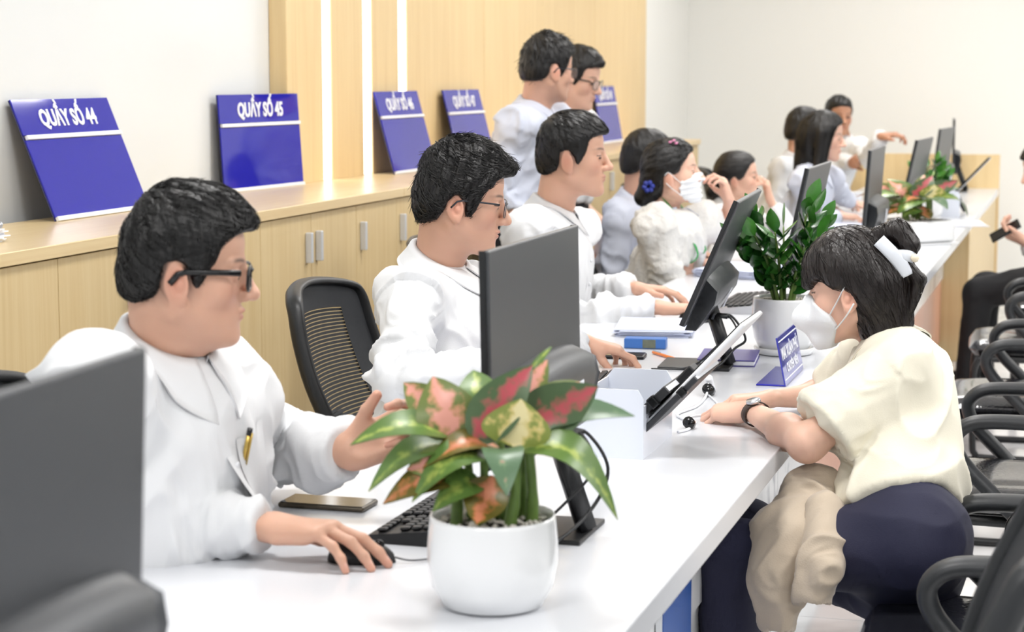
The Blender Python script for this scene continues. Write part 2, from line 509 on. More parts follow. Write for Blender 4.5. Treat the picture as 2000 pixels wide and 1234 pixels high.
monitor(11.75, -.86, .12, -.075, 1.19, 'dark far monitor rising directly behind the far green plant', False)
monitor(12.95, -.86, .0, .07, 1.215, 'farthest monitor, seen edge on before the wooden end screen', False)
# ------------------------------------------------------------------ chairs
M_MESH = mat('chair_mesh_black', (38, 40, 44), .7, bump=(900, .2))
M_FAB = mat('chair_seat_fabric', (44, 48, 58), .85, bump=(600, .2))
def staff_chair():
    """faces +x, origin on the floor under the seat centre"""
    t = thing('office_chair', '', 'chair', (0, 0, 0))
    # backrest grid: leaning back, curved
    def bp(u, v):   # u -1..1 across, v 0..1 up
        x = -.235 - .17*v - .03*math.sin(math.pi*v) + .055*u*u
        wv = .225 - .02*v**3 + .012*math.sin(math.pi*v)
        return Vector((x, u*wv, .545 + .44*v - .03*u*u*v**4))
    fr = MB()
    loop = [bp(-1, 0), bp(-1, .25), bp(-1, .5), bp(-1, .75), bp(-1, .93), bp(-.9, 1), bp(-.5, 1.0), bp(0, 1), bp(.5, 1), bp(.9, 1), bp(1, .93), bp(1, .75), bp(1, .5), bp(1, .25), bp(1, 0), bp(.5, -.03), bp(-.5, -.03), bp(-1, 0)]
    fr.tube(spline(loop, 4), .014, 8, True, (1.5, .8), (1, 0, 0))
    fr.build('backrest_frame', M_BLACKP, t)
    rb = MB(); n = 46
    for k in range(n):
        v0 = .015 + .97*k/n; v1 = v0 + .97/n*.76
        m = 12; vs = []; fs = []
        for i in range(m+1):
            u = -1 + 2*i/m
            vs += [bp(u, v0), bp(u, v1)]
        fs = [(2*i, 2*i+2, 2*i+3, 2*i+1) for i in range(m)]
        rb.add(vs, fs, True)
    o = rb.build('mesh_rib', M_MESH, t); o['kind'] = 'stuff'
    for s in (-1, 1):
        sb = MB(); vs = []; fs = []; m = 14
        for k in range(m+1):
            v = k/m
            for u in ((s*1.0), (s*.62)):
                vs.append(bp(u, v) + Vector((.004, 0, 0)))
        fs = [(2*i, 2*i+1, 2*i+3, 2*i+2) for i in range(m)]
        sb.add(vs, fs, True); sb.build('mesh_band', M_MESH, t)
    tb = MB(); vs = []; m = 14
    for i in range(m+1):
        u = -1 + 2*i/m
        vs += [bp(u, .84) + Vector((.004, 0, 0)), bp(u, 1.0) + Vector((.004, 0, 0))]
    tb.add(vs, [(2*i, 2*i+2, 2*i+3, 2*i+1) for i in range(m)], True); tb.build('mesh_band', M_MESH, t)
    MB().box((0, 0, .465), (.48, .49, .075), None, bev=.034, seg=5).build('seat', M_FAB, t)
    sp = MB(); sp.tube(spline([(-.05, 0, .40), (-.25, 0, .40), (-.31, 0, .50), (-.335, 0, .66)], 5), .02, 8, True, (.8, 2.2), (0, 0, 1))
    sp.build('back_support', M_BLACKP, t)
    for s in (-1, 1):
        a = MB(); a.tube(spline([(-.02, s*.24, .42), (-.02, s*.285, .45), (-.04, s*.29, .58), (-.03, s*.29, .655)], 5), .014, 8, True, (1.6, .8), (1, 0, 0))
        a.box((.01, s*.29, .665), (.25, .08, .025), None, bev=.011, seg=3)
        a.build('armrest', M_BLACKP, t)
    g = MB(); g.lathe([(.026, .10), (.026, .28), (.019, .28), (.019, .43)], n=16); g.box((0, 0, .415), (.2, .18, .03), None, bev=.008); g.build('gas_lift', M_BLACKP, t)
    for k in range(5):
        a = 2*math.pi*k/5 + .3
        MB().tube([(.02*math.cos(a), .02*math.sin(a), .115), (.30*math.cos(a), .30*math.sin(a), .075)], [.024, .014], 8).build('base_arm', M_BLACKP, t)
        w = MB(); w.lathe([(.006, -.022), (.026, -.02), (.028, 0), (.026, .02), (.006, .022)], (.30*math.cos(a), .30*math.sin(a), .0285), 14, rotz(a) @ rotx(math.pi/2))
        w.build('caster', M_BLACKG, t)
    return t
ch0 = staff_chair()
SCH = [
    (-1.46, 2.84, -.05, 'black mesh office chair of the man in black rimmed glasses, lower left'),
    (-1.47, 4.50, .0, 'black mesh office chair with tall ribbed back behind the man in wire glasses'),
    (-1.64, 5.85, .08, 'office chair under the man with the wrist band watch, mostly hidden'),
    (-1.60, 7.20, .0, 'office chair under the woman with the surgical mask and green lanyard'),
    (-1.80, 7.80, .15, 'office chair of the man half hidden behind the masked woman'),
    (-1.70, 9.00, .08, 'office chair of the woman resting her chin on her hand'),
    (-1.46, 9.85, .0, 'office chair of the woman with long straight black hair'),
    (-1.68, 10.72, .17, 'office chair of the man behind the long haired woman'),
    (-1.60, 12.22, -1.05, 'far office chair under the man stretching out his arm'),
]
for i, (x, y, rz, lab) in enumerate(SCH):
    if i == 0:
        ch0.location = (x, y, 0); ch0.rotation_euler = (0, 0, rz); ch0['label'] = lab; ch0['group'] = 'staff office chairs'
    else: dup(ch0, (x, y, 0), rz, lab, 'staff office chairs')

M_SEATG = mat('black_glossy_seat', (34, 35, 40), .12, coat=.8, spec=.7)
nt = M_SEATG.node_tree
vo = nt.nodes.new('ShaderNodeTexVoronoi'); vo.inputs['Scale'].default_value = 130
tcx = nt.nodes.new('ShaderNodeTexCoord'); bpn = nt.nodes.new('ShaderNodeBump'); bpn.inputs['Strength'].default_value = .35; bpn.inputs['Distance'].default_value = .002
nt.links.new(tcx.outputs['Object'], vo.inputs['Vector']); nt.links.new(vo.outputs['Distance'], bpn.inputs['Height'])
nt.links.new(bpn.outputs['Normal'], nt.nodes['Principled BSDF'].inputs['Normal'])
M_ARM = mat('charcoal_arm_plastic', (38, 40, 43), .45, bump=(500, .05))
def visitor_chair():
    """faces -x, origin on the floor under the seat centre"""
    t = thing('visitor_chair', '', 'chair', (0, 0, 0))
    # seat cushion: rounded slab with waterfall front
    vs = []; fs = []; nu, nv = 20, 16
    for side in (1, -1):
        for i in range(nu+1):
            u = -1 + 2*i/nu
            for j in range(nv+1):
                v = -1 + 2*j/nv
                ru = (1-abs(v)**4)**.25 if abs(v) < 1 else 0
                x = u*.235*(.90 + .10*ru); y = v*.245*(.90+.10*((1-abs(u)**4)**.25 if abs(u) < 1 else 0))
                e = max(0, 1-max(abs(u), abs(v))**8)
                z = .455 + side*.034*e**.4 - .028*max(0, -u-.35)**1.5 - .010*(1-u*u)*(1-v*v)
                vs.append((x, y, z))
    N = (nu+1)*(nv+1)
    for s_ in range(2):
        for i in range(nu):
            for j in range(nv):
                a = s_*N + i*(nv+1)+j
                q = (a, a+nv+1, a+nv+2, a+1)
                fs.append(q if s_ == 0 else q[::-1])
    MB().add(vs, fs, True).build('seat', M_SEATG, t)
    def bp(u, v, d=0):
        return Vector((.225 + .10*v + .035*math.sin(math.pi*v)*-1 - .035*u*u + d, u*(.225-.025*v**3), .50 + .46*v - .02*u*u*v**4))
    b = MB(); vs = []; fs = []; m, n = 16, 16
    for d in (0, .018):
        for i in range(m+1):
            for j in range(n+1):
                vs.append(bp(-1+2*i/m, j/n, d))
    N = (m+1)*(n+1)
    for s_ in range(2):
        for i in range(m):
            for j in range(n):
                a = s_*N+i*(n+1)+j; q = (a, a+1, a+n+2, a+n+1)
                fs.append(q if s_ == 0 else q[::-1])
    for i in range(m):
        for j in (0, n):
            a = i*(n+1)+j; fs.append((a, a+n+1, N+a+n+1, N+a))
    for j in range(n):
        for i in (0, m):
            a = i*(n+1)+j; fs.append((a, a+1, N+a+1, N+a))
    b.add(vs, fs, True); b.build('backrest', M_MESH, t)
    fr = MB()
    loop = [bp(-1, 0), bp(-1, .3), bp(-1, .6), bp(-1, .9), bp(-.92, 1), bp(-.4, 1.0), bp(.4, 1.0), bp(.92, 1), bp(1, .9), bp(1, .6), bp(1, .3), bp(1, 0)]
    fr.tube(spline([p + Vector((.009, 0, 0)) for p in loop], 4), .016, 8, True, (1.3, .9), (1, 0, 0)); fr.build('backrest_frame', M_ARM, t)
    for s in (-1, 1):
        y = s*.262
        pts = [(.235, y, .655), (.12, y, .662), (.0, y, .662), (-.055, y, .652), (-.085, y, .622), (-.082, y, .585), (-.055, y, .545), (.0, y, .49), (.05, y, .44), (.09, y, .405)]
        MB().tube(spline(pts, 5), .024, 10, True, (1.35, .75), (0, 1, 0)).build('armrest', M_ARM, t)
        MB().tube([(.09, y, .415), (.12, y*.8, .412)], .016, 8).build('arm_bracket', M_BLACKP, t)
    for s in (-1, 1):
        y = s*.215
        MB().tube(spline([(.20, y, .40), (-.14, y, .405), (-.20, y, .39), (-.215, y, .30), (-.21, y, .08), (-.20, y, .03), (-.15, y, .014), (.24, y, .014)], 5), .0135, 8).build('leg_frame', M_BLACKP, t)
    for x in (-.1, .15):
        MB().tube([(x, -.215, .405), (x, .215, .405)], .012, 8).build('crossbar', M_BLACKP, t)
    MB().box((0, 0, .422), (.36, .40, .016), None, bev=.006).build('seat_pan', M_BLACKP, t)
    return t
vc0 = visitor_chair()
VCH = [
    (-.16, 3.62, 0, 'black visitor chair the woman in the cream blouse sits on'),
    (-.21, 5.07, 0, 'black glossy visitor chair next beyond the woman in cream'),
    (-.21, 6.50, 0, 'black glossy visitor chair third along the counter front'),
    (-.21, 7.92, .05, 'black glossy visitor chair nearest the person holding a phone'),
    (-.10, 9.35, 0, 'black visitor chair under the person holding a phone'),
    (-.345, 2.45, 0, 'nearest visitor chair, only its backrest in the lower right corner'),
]
for i, (x, y, rz, lab) in enumerate(VCH):
    if i == 0:
        vc0.location = (x, y, 0); vc0['label'] = lab; vc0['group'] = 'visitor chairs'
    else: dup(vc0, (x, y, 0), rz, lab, 'visitor chairs')

# ------------------------------------------------------------------ plants
def leaf_mat(name, edge, fleck, heart, amount):
    m = mat(name, edge, .35, spec=.5)
    nt = m.node_tree; b = nt.nodes['Principled BSDF']
    uv = nt.nodes.new('ShaderNodeUVMap'); sx = nt.nodes.new('ShaderNodeSeparateXYZ'); nt.links.new(uv.outputs['UV'], sx.inputs['Vector'])
    tc = nt.nodes.new('ShaderNodeTexCoord')
    n = nt.nodes.new('ShaderNodeTexNoise'); n.inputs['Scale'].default_value = 65; n.inputs['Detail'].default_value = 4
    nt.links.new(tc.outputs['Object'], n.inputs['Vector'])
    # |v| from the midrib (v is 0..1, .5 midrib)
    a = nt.nodes.new('ShaderNodeMath'); a.operation = 'SUBTRACT'; nt.links.new(sx.outputs['Y'], a.inputs[0]); a.inputs[1].default_value = .5
    ab = nt.nodes.new('ShaderNodeMath'); ab.operation = 'ABSOLUTE'; nt.links.new(a.outputs[0], ab.inputs[0])
    mu = nt.nodes.new('ShaderNodeMath'); mu.operation = 'MULTIPLY_ADD'; nt.links.new(ab.outputs[0], mu.inputs[0]); mu.inputs[1].default_value = -1.1
    nt.links.new(n.outputs['Fac'], mu.inputs[2])
    r = ramp(nt, [(amount-.16, edge), (amount-.04, fleck), (amount+.10, heart)])
    nt.links.new(mu.outputs[0], r.inputs['Fac']); nt.links.new(r.outputs['Color'], b.inputs['Base Color'])
    b.inputs['Subsurface Weight'].default_value = 0.0
    return m
LM = {
    'pink': leaf_mat('leaf_pink', (104, 118, 56), (190, 142, 104), (222, 156, 140), .30),
    'red': leaf_mat('leaf_red', (78, 102, 66), (150, 100, 84), (190, 84, 92), .36),
    'cream': leaf_mat('leaf_cream', (138, 150, 70), (214, 196, 120), (236, 222, 168), .26),
    'green': leaf_mat('leaf_green', (88, 118, 54), (118, 142, 64), (158, 172, 86), .46),
    'grey': leaf_mat('leaf_greygreen', (84, 112, 82), (112, 136, 100), (196, 118, 120), .62),
    'brown': leaf_mat('leaf_bronze', (104, 96, 40), (170, 112, 60), (206, 130, 96), .36),
    'zz': mat('leaf_glossy_green', (38, 96, 32), .22, spec=.6, var=(30, .45)),
    'zzl': mat('leaf_glossy_light', (74, 140, 52), .25, spec=.6, var=(30, .3)),
}
M_STEM = mat('plant_stem', (112, 142, 68), .45, var=(40, .25))
M_POT = mat('white_ceramic', (236, 237, 238), .16, coat=.5, var=(4, .02))
M_SOIL = mat('dark_soil', (64, 56, 48), .9, bump=(120, .8), var=(60, .5))
def leaf_mesh(base, tip, width, nrm, sag=.02, fold=.18, wave=.0, nl=10, nw=6, blunt=.8):
    B = Vector(base); T = Vector(tip); ax = T - B; L = ax.length; ax.normalize()
    N = Vector(nrm); N = (N - ax*N.dot(ax)).normalized(); S = N.cross(ax)
    vs = []; fs = []; uvs = []
    for i in range(nl+1):
        t = i/nl
        w = width*.5*(math.sin(math.pi*min(1, t**blunt)))**.8*(1-.15*t) + .0006
        c = B + ax*L*t + N*(sag*math.sin(math.pi*t)*1.0 - sag*1.2*t*t)
        for j in range(nw+1):
            s = -1 + 2*j/nw
            vs.append(c + S*w*s + N*(fold*w*abs(s)**1.3 + wave*math.sin(t*9+s)*abs(s)))
            uvs.append((t, .5 + .5*s))
    n0 = len(vs)
    vs += [v - N*.0008 for v in vs]; uvs += uvs
    for i in range(nl):
        for j in range(nw):
            a = i*(nw+1)+j; q = (a, a+1, a+nw+2, a+nw+1)
            fs.append(q); fs.append(tuple(n0+x for x in q[::-1]))
    me = bpy.data.meshes.new('leaf'); me.from_pydata([tuple(v) for v in vs], [], fs)
    ul = me.uv_layers.new(name='UVMap')
    for lp in me.loops: ul.data[lp.index].uv = uvs[lp.vertex_index]
    me.polygons.foreach_set('use_smooth', [True]*len(fs)); me.update()
    return me
def pebbles(t, r, z, n, seed):
    rn = random.Random(seed); m = MB()
    for k in range(n):
        a = rn.uniform(0, 6.283); q = r*math.sqrt(rn.uniform(0, 1))
        s = rn.uniform(.0028, .0058)
        c = Vector((q*math.cos(a), q*math.sin(a), z + rn.uniform(-.001, .004)))
        m.cm = rn.choice((0, 0, 1, 2))
        m.add([c+Vector((s, 0, 0)), c+Vector((0, s, 0)), c+Vector((-s, 0, 0)), c+Vector((0, -s, 0)), c+Vector((0, 0, s*.7)), c+Vector((0, 0, -s*.7))],
              [(0, 1, 4), (1, 2, 4), (2, 3, 4), (3, 0, 4), (1, 0, 5), (2, 1, 5), (3, 2, 5), (0, 3, 5)])
    o = m.build('pebbles', [mat('pebble_pale', (214, 208, 198), .6, var=(90, .2)), mat('pebble_grey', (120, 116, 110), .6, var=(90, .2)), mat('pebble_dark', (58, 54, 52), .6, var=(90, .2))], t)
    o['kind'] = 'stuff'
def round_pot(t, R=.093, H=.132, saucer=False):
    z0 = .014 if saucer else .0
    p = [(R*.62, z0), (R*.78, z0+.004), (R*.93, z0+.03), (R*1.0, z0+.065), (R*1.0, z0+.09), (R*.965, z0+H-.006), (R*.955, z0+H), (R*.93, z0+H), (R*.92, z0+H-.008), (R*.90, z0+H-.03), (.004, z0+H-.03)]
    MB().lathe(p, n=56).build('pot', M_POT, t)
    MB().lathe([(.002, z0+H-.029), (R*.91, z0+H-.026), (R*.91, z0+H-.020), (.002, z0+H-.014)], n=32).build('soil', M_SOIL, t)
    if saucer:
        MB().lathe([(R*.70, 0), (R*.88, .003), (R*.93, .018), (R*.91, .020), (R*.84, .0125), (.002, .0122)], n=56).build('saucer', M_POT, t)
    return z0 + H - .018
def aglaonema(lab, loc, rz, sc=1.0, square=False, seed=1):
    t = thing('potted_aglaonema', lab, 'plant', loc, rz, 'potted plants on the counter')
    zt = round_pot(t) if not square else .118
    if square:
        MB().box((0, 0, .066), (.17, .17, .112), None, bev=.018, seg=4).build('pot', M_POT, t)
        MB().box((0, 0, .005), (.18, .18, .010), None, bev=.004).build('saucer', M_POT, t)
        MB().box((0, 0, .119), (.14, .14, .008)).build('soil', M_SOIL, t)
    pebbles(t, .078 if not square else .065, zt+.006, 230, seed)
    Z = .132
    # r right, u up from the rim centre, d away from the front; tip, base, width, kind, normal
    F = (0, -1, .35); U = (0, -.45, 1)
    LV = [
        ((-.085, .195, .02), (-.052, .105, .0), .075, 'pink', F, .01),
        ((-.195, .125, -.03), (-.060, .112, .0), .055, 'green', U, .02),
        ((.055, .215, -.01), (-.030, .105, -.01), .062, 'red', F, .006),
        ((.078, .215, .05), (.020, .125, .03), .05, 'pink', F, .01),
        ((.040, .170, -.03), (.030, .100, -.02), .085, 'cream', F, .0),
        ((.150, .182, .0), (.030, .118, .0), .070, 'red', F, -.01),
        ((.200, .150, .03), (.060, .118, .02), .055, 'grey', U, .015),
        ((.185, .045, -.05), (.030, .092, -.01), .062, 'green', (.2, -.5, 1), .045),
        ((-.180, .055, -.02), (-.050, .100, .01), .050, 'green', U, .02),
        ((-.112, .060, -.06), (.004, .082, -.01), .058, 'green', U, .03),
        ((-.095, .094, -.04), (.010, .096, .0), .045, 'brown', U, .02),
        ((-.118, .072, -.03), (-.050, .080, -.01), .042, 'pink', F, .01),
        ((-.155, .034, -.03), (-.040, .058, -.01), .046, 'brown', (0, -.8, .8), .02),
        ((-.022, -.002, -.075), (.0, .062, -.03), .055, 'brown', F, -.01),
        ((-.082, .030, -.05), (-.012, .048, -.02), .045, 'green', (0, -.7, .8), .02),
        ((-.130, .182, .06), (-.050, .112, .02), .052, 'pink', F, .01),
        ((.128, .184, .07), (.050, .12, .03), .05, 'pink', F, .015),
        ((-.03, .20, .09), (-.01, .11, .03), .06, 'green', F, .015),
        ((-.12, .12, .14), (-.02, .11, .03), .06, 'red', U, .02),
        ((.10, .12, .15), (.02, .11, .03), .06, 'pink', U, .02),
        ((.0, .10, .17), (.0, .10, .04), .055, 'green', U, .03),
        ((.084, .238, .02), (.052, .205, .0), .008, 'green', F, .004),
        ((.13, .09, .10), (.03, .10, .02), .05, 'green', U, .03),
        ((.02, .075, -.12), (.012, .095, -.02), .05, 'grey', U, .02),
    ]
    for (tip, base, w, kd, nr, sg) in LV:
        me = leaf_mesh(Vector((base[0], base[2], base[1]+Z))*1.0, Vector((tip[0], tip[2], tip[1]+Z)), w*1.22, nr, sg)
        link('leaf', me, LM[kd], t)
    for (x0, y0, x1, y1, h, r) in [(.022, -.02, .034, -.012, .098, .0075), (.055, .01, .05, .0, .105, .0075), (-.052, -.02, -.055, 0, .10, .007), (-.02, -.03, -.012, -.01, .09, .006), (.01, .03, .01, .02, .105, .007), (-.03, .02, -.04, .02, .11, .006), (.04, .04, .04, .03, .115, .006)]:
        MB().tube(spline([(x0, y0, zt-.005), ((x0+x1)/2+.004, (y0+y1)/2, zt+.05), (x1, y1, Z+h)], 4), [r*1.25]*4+[r]*4+[r*.6], 8).build('stem', M_STEM, t)
    t.scale = (sc, sc, sc*(.58 if square else 1.0))
    return t
RZ = math.radians(16.55)
aglaonema('large potted plant with pink and green leaves in white pot, foreground', (-.797, 2.585, .75), RZ, 1.0, False, 1)
aglaonema('pink leaved potted plant in square white pot beyond the woman in cream', (-.745, 8.88, .75), RZ+.5, 1.5, True, 5)
def zz_plant(lab, loc, rz, seed, saucer=True, sc=1.0):
    t = thing('potted_zz_plant', lab, 'plant', loc, rz, 'potted plants on the counter')
    zt = round_pot(t, .088, .14, saucer)
    pebbles(t, .077, zt+.006, 330, seed)
    rn = random.Random(seed)
    # stems: lean direction, lean amount, height
    ST = [(0, .03, .265), (150, .075, .20), (35, .075, .22), (200, .10, .17), (-30, .09, .19), (95, .085, .20), (265, .055, .20), (310, .075, .16), (180, .055, .235), (60, .10, .15), (235, .09, .19), (340, .05, .245)]
    for (az, ln, h) in ST:
        a = math.radians(az + rn.uniform(-10, 10))
        d = Vector((math.cos(a), math.sin(a), 0))
        P = [d*.022 + Vector((0, 0, zt-.004)), d*(.026+ln*.35) + Vector((0, 0, zt+h*.5)), d*(.03+ln) + Vector((0, 0, zt+h))]
        sp = spline(P, 8); n = len(sp)
        MB().tube(sp, [.0062*(1-.65*i/(n-1)) for i in range(n)], 7).build('stem', M_STEM, t)
        nl = 11
        for k in range(nl):
            f = .28 + .72*k/(nl-1)
            q = sp[min(n-1, int(f*(n-1)))]
            tg = (sp[min(n-1, int(f*(n-1))+1)] - sp[max(0, int(f*(n-1))-1)]).normalized()
            side = d.cross(Vector((0, 0, 1))) * (1 if k % 2 else -1)
            if k == nl-1: dr = (tg*1.0 + d*.2).normalized()
            else: dr = (side*.75 + tg*.65 + d*rn.uniform(-.3, .5)).normalized()
            L = rn.uniform(.062, .080)*(1.12-.25*abs(f-.75))
            nr = (d*.55 + Vector((0, 0, .75)) + side*-.2 + Vector((rn.uniform(-.35, .35), rn.uniform(-.35, .35), 0)))
            me = leaf_mesh(q, q + dr*L, L*.54, nr, -.003, .22, 0, 7, 4, .9)
            link('leaf', me, LM['zzl'] if (k >= nl-2 or rn.random() < .18) else LM['zz'], t)
    t.scale = (sc, sc, sc)
    return t
zz_plant('glossy green potted plant with saucer beside the blue name plate', (-.782, 5.22, .75), 0, 21)
zz_plant('far glossy green potted plant behind the pink leaved one', (-.80, 10.35, .75), 1.1, 8, True, .76)

# ------------------------------------------------------------------ keyboards, mice, phones
M_KEY = mat('key_black', (34, 35, 38), .4, var=(80, .15))
KEYM = MB().box((0, 0, 0), (.0155, .0155, .006), None, bev=.002, seg=1).mesh('key')
def keyboard(loc, rz, lab, grey=False):
    """long axis along local y, typing side local -x"""
    t = thing('keyboard', lab, 'keyboard', loc, rz, 'keyboards')
    MB().prism([(-.072, 0), (.072, 0), (.072, .026), (.062, .028), (-.066, .014), (-.072, .012)], -.215, .215, Matrix(((1, 0, 0, 0), (0, 0, 1, 0), (0, 1, 0, 0), (0, 0, 0, 1)))).build('case', M_ALU if grey else M_BLACKP, t)
    R = roty(-.108)
    for i in range(6):
        for j in range(21):
            if j in (15,) or (i == 1 and j > 17): continue
            if i == 0 and 5 <= j <= 8: continue
            x = -.052 + i*.0195
            o = link('key', KEYM, M_KEY, t, (x, .195 - j*.0195, .0172 + .108*(x+.052)+.002)); o.rotation_euler = (0, -.108, 0)
    o = MB().box((-.052, .195-6.5*.0195, .0192), (.0155, .074, .006), R, bev=.002, seg=1).build('space_bar', M_KEY, t)
    return t
keyboard((-1.028, 3.095, .75), 0, 'black keyboard in front of the man in black rimmed glasses')
keyboard((-1.10, 4.42, .75), .1, 'black keyboard behind the white document box')
keyboard((-1.07, 6.26, .75), .0, 'grey keyboard under the hands of the man with watch', True)
def mouse(loc, rz, lab, cable):
    t = thing('computer_mouse', lab, 'mouse', loc, rz, 'computer mice')
    vs = []; fs = []; nu, nv = 18, 12
    for i in range(nu+1):
        u = -1 + 2*i/nu
        for j in range(nv+1):
            a = math.pi*j/nv
            w = .030*(1-abs(u)**3.2)**.5*(1-.10*u); h = .036*(1-abs(u)**2.6)**.6*(1 - .18*u)
            vs.append((u*.055, w*math.cos(a), h*math.sin(a)**.8))
    for i in range(nu):
        for j in range(nv):
            a = i*(nv+1)+j; fs.append((a, a+1, a+nv+2, a+nv+1))
    for i in range(nu): fs.append((i*(nv+1), (i+1)*(nv+1), (i+1)*(nv+1)+nv, i*(nv+1)+nv))
    MB().add(vs, fs, True).build('shell', M_BLACKP, t)
    MB().lathe([(.002, -.003), (.0085, -.0025), (.0085, .0025), (.002, .003)], (.028, 0, .026), 14, rotx(math.pi/2)).build('scroll_wheel', M_BLACKG, t)
    if cable: MB().tube(spline(cable, 6), .0017, 6).build('cable', mat('grey_cable', (92, 94, 98), .5, var=(20, .1)), t)
    return t
mouse((-1.066, 2.766, .7505), .12, 'black mouse under the hand of the man in black rimmed glasses', [(.053, 0, .008), (.08, .0, .004), (.12, .03, .003), (.18, .075, .003), (.23, .16, .003)])
mouse((-1.145, 5.83, .7505), .0, 'black mouse under the right hand of the man with watch', None)
def phone(loc, rz, lab, L=.16, W=.076, c=(92, 84, 72)):
    t = thing('smartphone', lab, 'phone', loc, rz, 'smartphones')
    MB().box((0, 0, .0045), (L, W, .009), None, bev=.004, seg=3).build('case', mat('phone_case_%d' % c[0], c, .35, metal=.5, var=(30, .1)), t)
    MB().box((0, 0, .0093), (L-.007, W-.007, .0008), None, bev=.0003, seg=1).build('screen', M_BLACKG, t)
    return t
phone((-1.262, 3.115, .7505), .0, 'dark smartphone lying beside the keyboard in front of the man in black glasses')
phone((-1.205, 5.02, .7505), .1, 'black smartphone under the fingers of the man in wire glasses', .165, .078, (30, 30, 33))

# ------------------------------------------------------------------ document boxes and other desk things
M_CLEARW = mat('white_acrylic', (232, 237, 248), .2, coat=.3, var=(5, .02))
def docbox(loc, rz, lab):
    t = thing('document_box', lab, 'document box', loc, rz, 'document boxes')
    poly = [(-.14, 0), (0, 0), (0, .118), (-.012, .138), (-.125, .138), (-.14, .12)]
    MX = Matrix(((1, 0, 0, 0), (0, 0, 1, 0), (0, 1, 0, 0), (0, 0, 0, 1)))
    for y in (0, .27): MB().prism(poly, y, y+.004, MX).build('end_panel', M_CLEARW, t)
    MB().bb(-.004, 0, .004, .27, 0, .105).build('front_panel', M_CLEARW, t)
    MB().bb(-.14, -.136, .004, .27, 0, .12).build('rear_panel', M_CLEARW, t)
    MB().bb(-.136, -.004, .004, .27, 0, .004).build('bottom', M_CLEARW, t)
    return t
docbox((-.823, 3.672, .75), 0, 'white document box with dark folders behind the large pink leaved plant')
docbox((-.66, 10.55, .75), .1, 'far white document box right of the far green plant')
def folder(loc, lean, lab, c, th=.012, h=.2, cat='folder'):
    t = thing('folder', lab, cat, loc, 0, 'folders in the document box')
    R = roty(lean)
    MB().box(R @ Vector((0, .12, h/2)), (th, .225, h), R, bev=.002, seg=1).build('cover', mat('folder_%d' % c[0], c, .45, bump=(200, .1)), t)
    MB().box(R @ Vector((0, .122, h/2+.001)), (th*.6, .222, h), R).build('sheets', M_PAPER, t)
    MB().box(R @ Vector((0, .008, h*.8)), (th+.006, .02, .018), R, bev=.003).build('clip', M_BLACKG, t)
    return t
folder((-.918, 3.69, .756), .80, 'black ring folder leaning out of the white document box, lower one', (30, 31, 34), .018, .19)
folder((-.862, 3.69, .768), .76, 'black clip folder beside the tablet in the white document box', (44, 46, 50), .012, .20)
t = thing('tablet_display', 'tilted tablet display with white rim rising from the document box', 'tablet', (-.838, 3.70, .80), 0)
R = roty(.745)
MB().box(R @ Vector((0, .12, .15)), (.010, .215, .30), R, bev=.004, seg=3).build('case', M_WHITEP, t)
MB().box(R @ Vector((-.006, .12, .15)), (.003, .20, .285), R, bev=.001, seg=1).build('screen', M_BLACKG, t)
MB().box(R @ Vector((-.016, .12, .10)), (.018, .05, .09), R, bev=.004).build('mount', M_BLACKP, t)
t = thing('tablet_display', 'far tilted tablet display above the far white document box', 'tablet', (-.70, 10.75, .87), 0)
MB().box(R @ Vector((0, .12, .12)), (.012, .2, .26), R, bev=.004, seg=3).build('case', M_BLACKP, t)
MB().box(R @ Vector((.007, .12, .12)), (.003, .19, .25), R, bev=.001, seg=1).build('rim', M_WHITEP, t)
MB().tube([(0, .12, .0), (.02, .12, -.06), (.05, .12, -.11)], .012, 8).build('stand', M_BLACKP, t)

# blue name plate: L of acrylic with lettering
t = thing('name_plate', 'blue acrylic name plate standing before the glossy green plant', 'name plate', (-.692, 4.65, .7505), 0)
M_BLUET = mat('blue_acrylic_clear', (74, 78, 200), .06, coat=.5, trans=.35, ior=1.45, var=(3, .1))
a = -.20
M4 = Matrix(((math.cos(a), 0, math.sin(a), 0), (0, 1, 0, 0), (-math.sin(a), 0, math.cos(a), 0), (0, 0, 0, 1)))
M3 = M4.to_3x3()
MB().box(M3 @ Vector((0, .15, .06)), (.004, .30, .12), M3, bev=.001, seg=1).build('face', M_BLUET, t)
MB().box((-.036, .15, .002), (.07, .30, .004), None, bev=.001, seg=1).build('foot', M_BLUE, t)
MB().box(M3 @ Vector((.0024, .15, .108)), (.0008, .285, .003), M3).build('white_line', M_SIGNW, t)
MB().box(M3 @ Vector((.0024, .15, .014)), (.0008, .285, .003), M3).build('white_line', M_SIGNW, t)
T4 = Matrix(((0, 0, 1, 0), (1, 0, 0, 0), (0, 1, 0, 0), (0, 0, 0, 1)))
for txt, sz, z in (('MAI XUÂN PHÚ', .040, .074), ('CHUYÊN VIÊN', .030, .036)):
    me = text_mesh('lettering', txt, sz, .0004, .0010, .92)
    me.transform(M4 @ Matrix.Translation((.0028, .15, z)) @ T4)
    link('lettering', me, M_SIGNW, t)

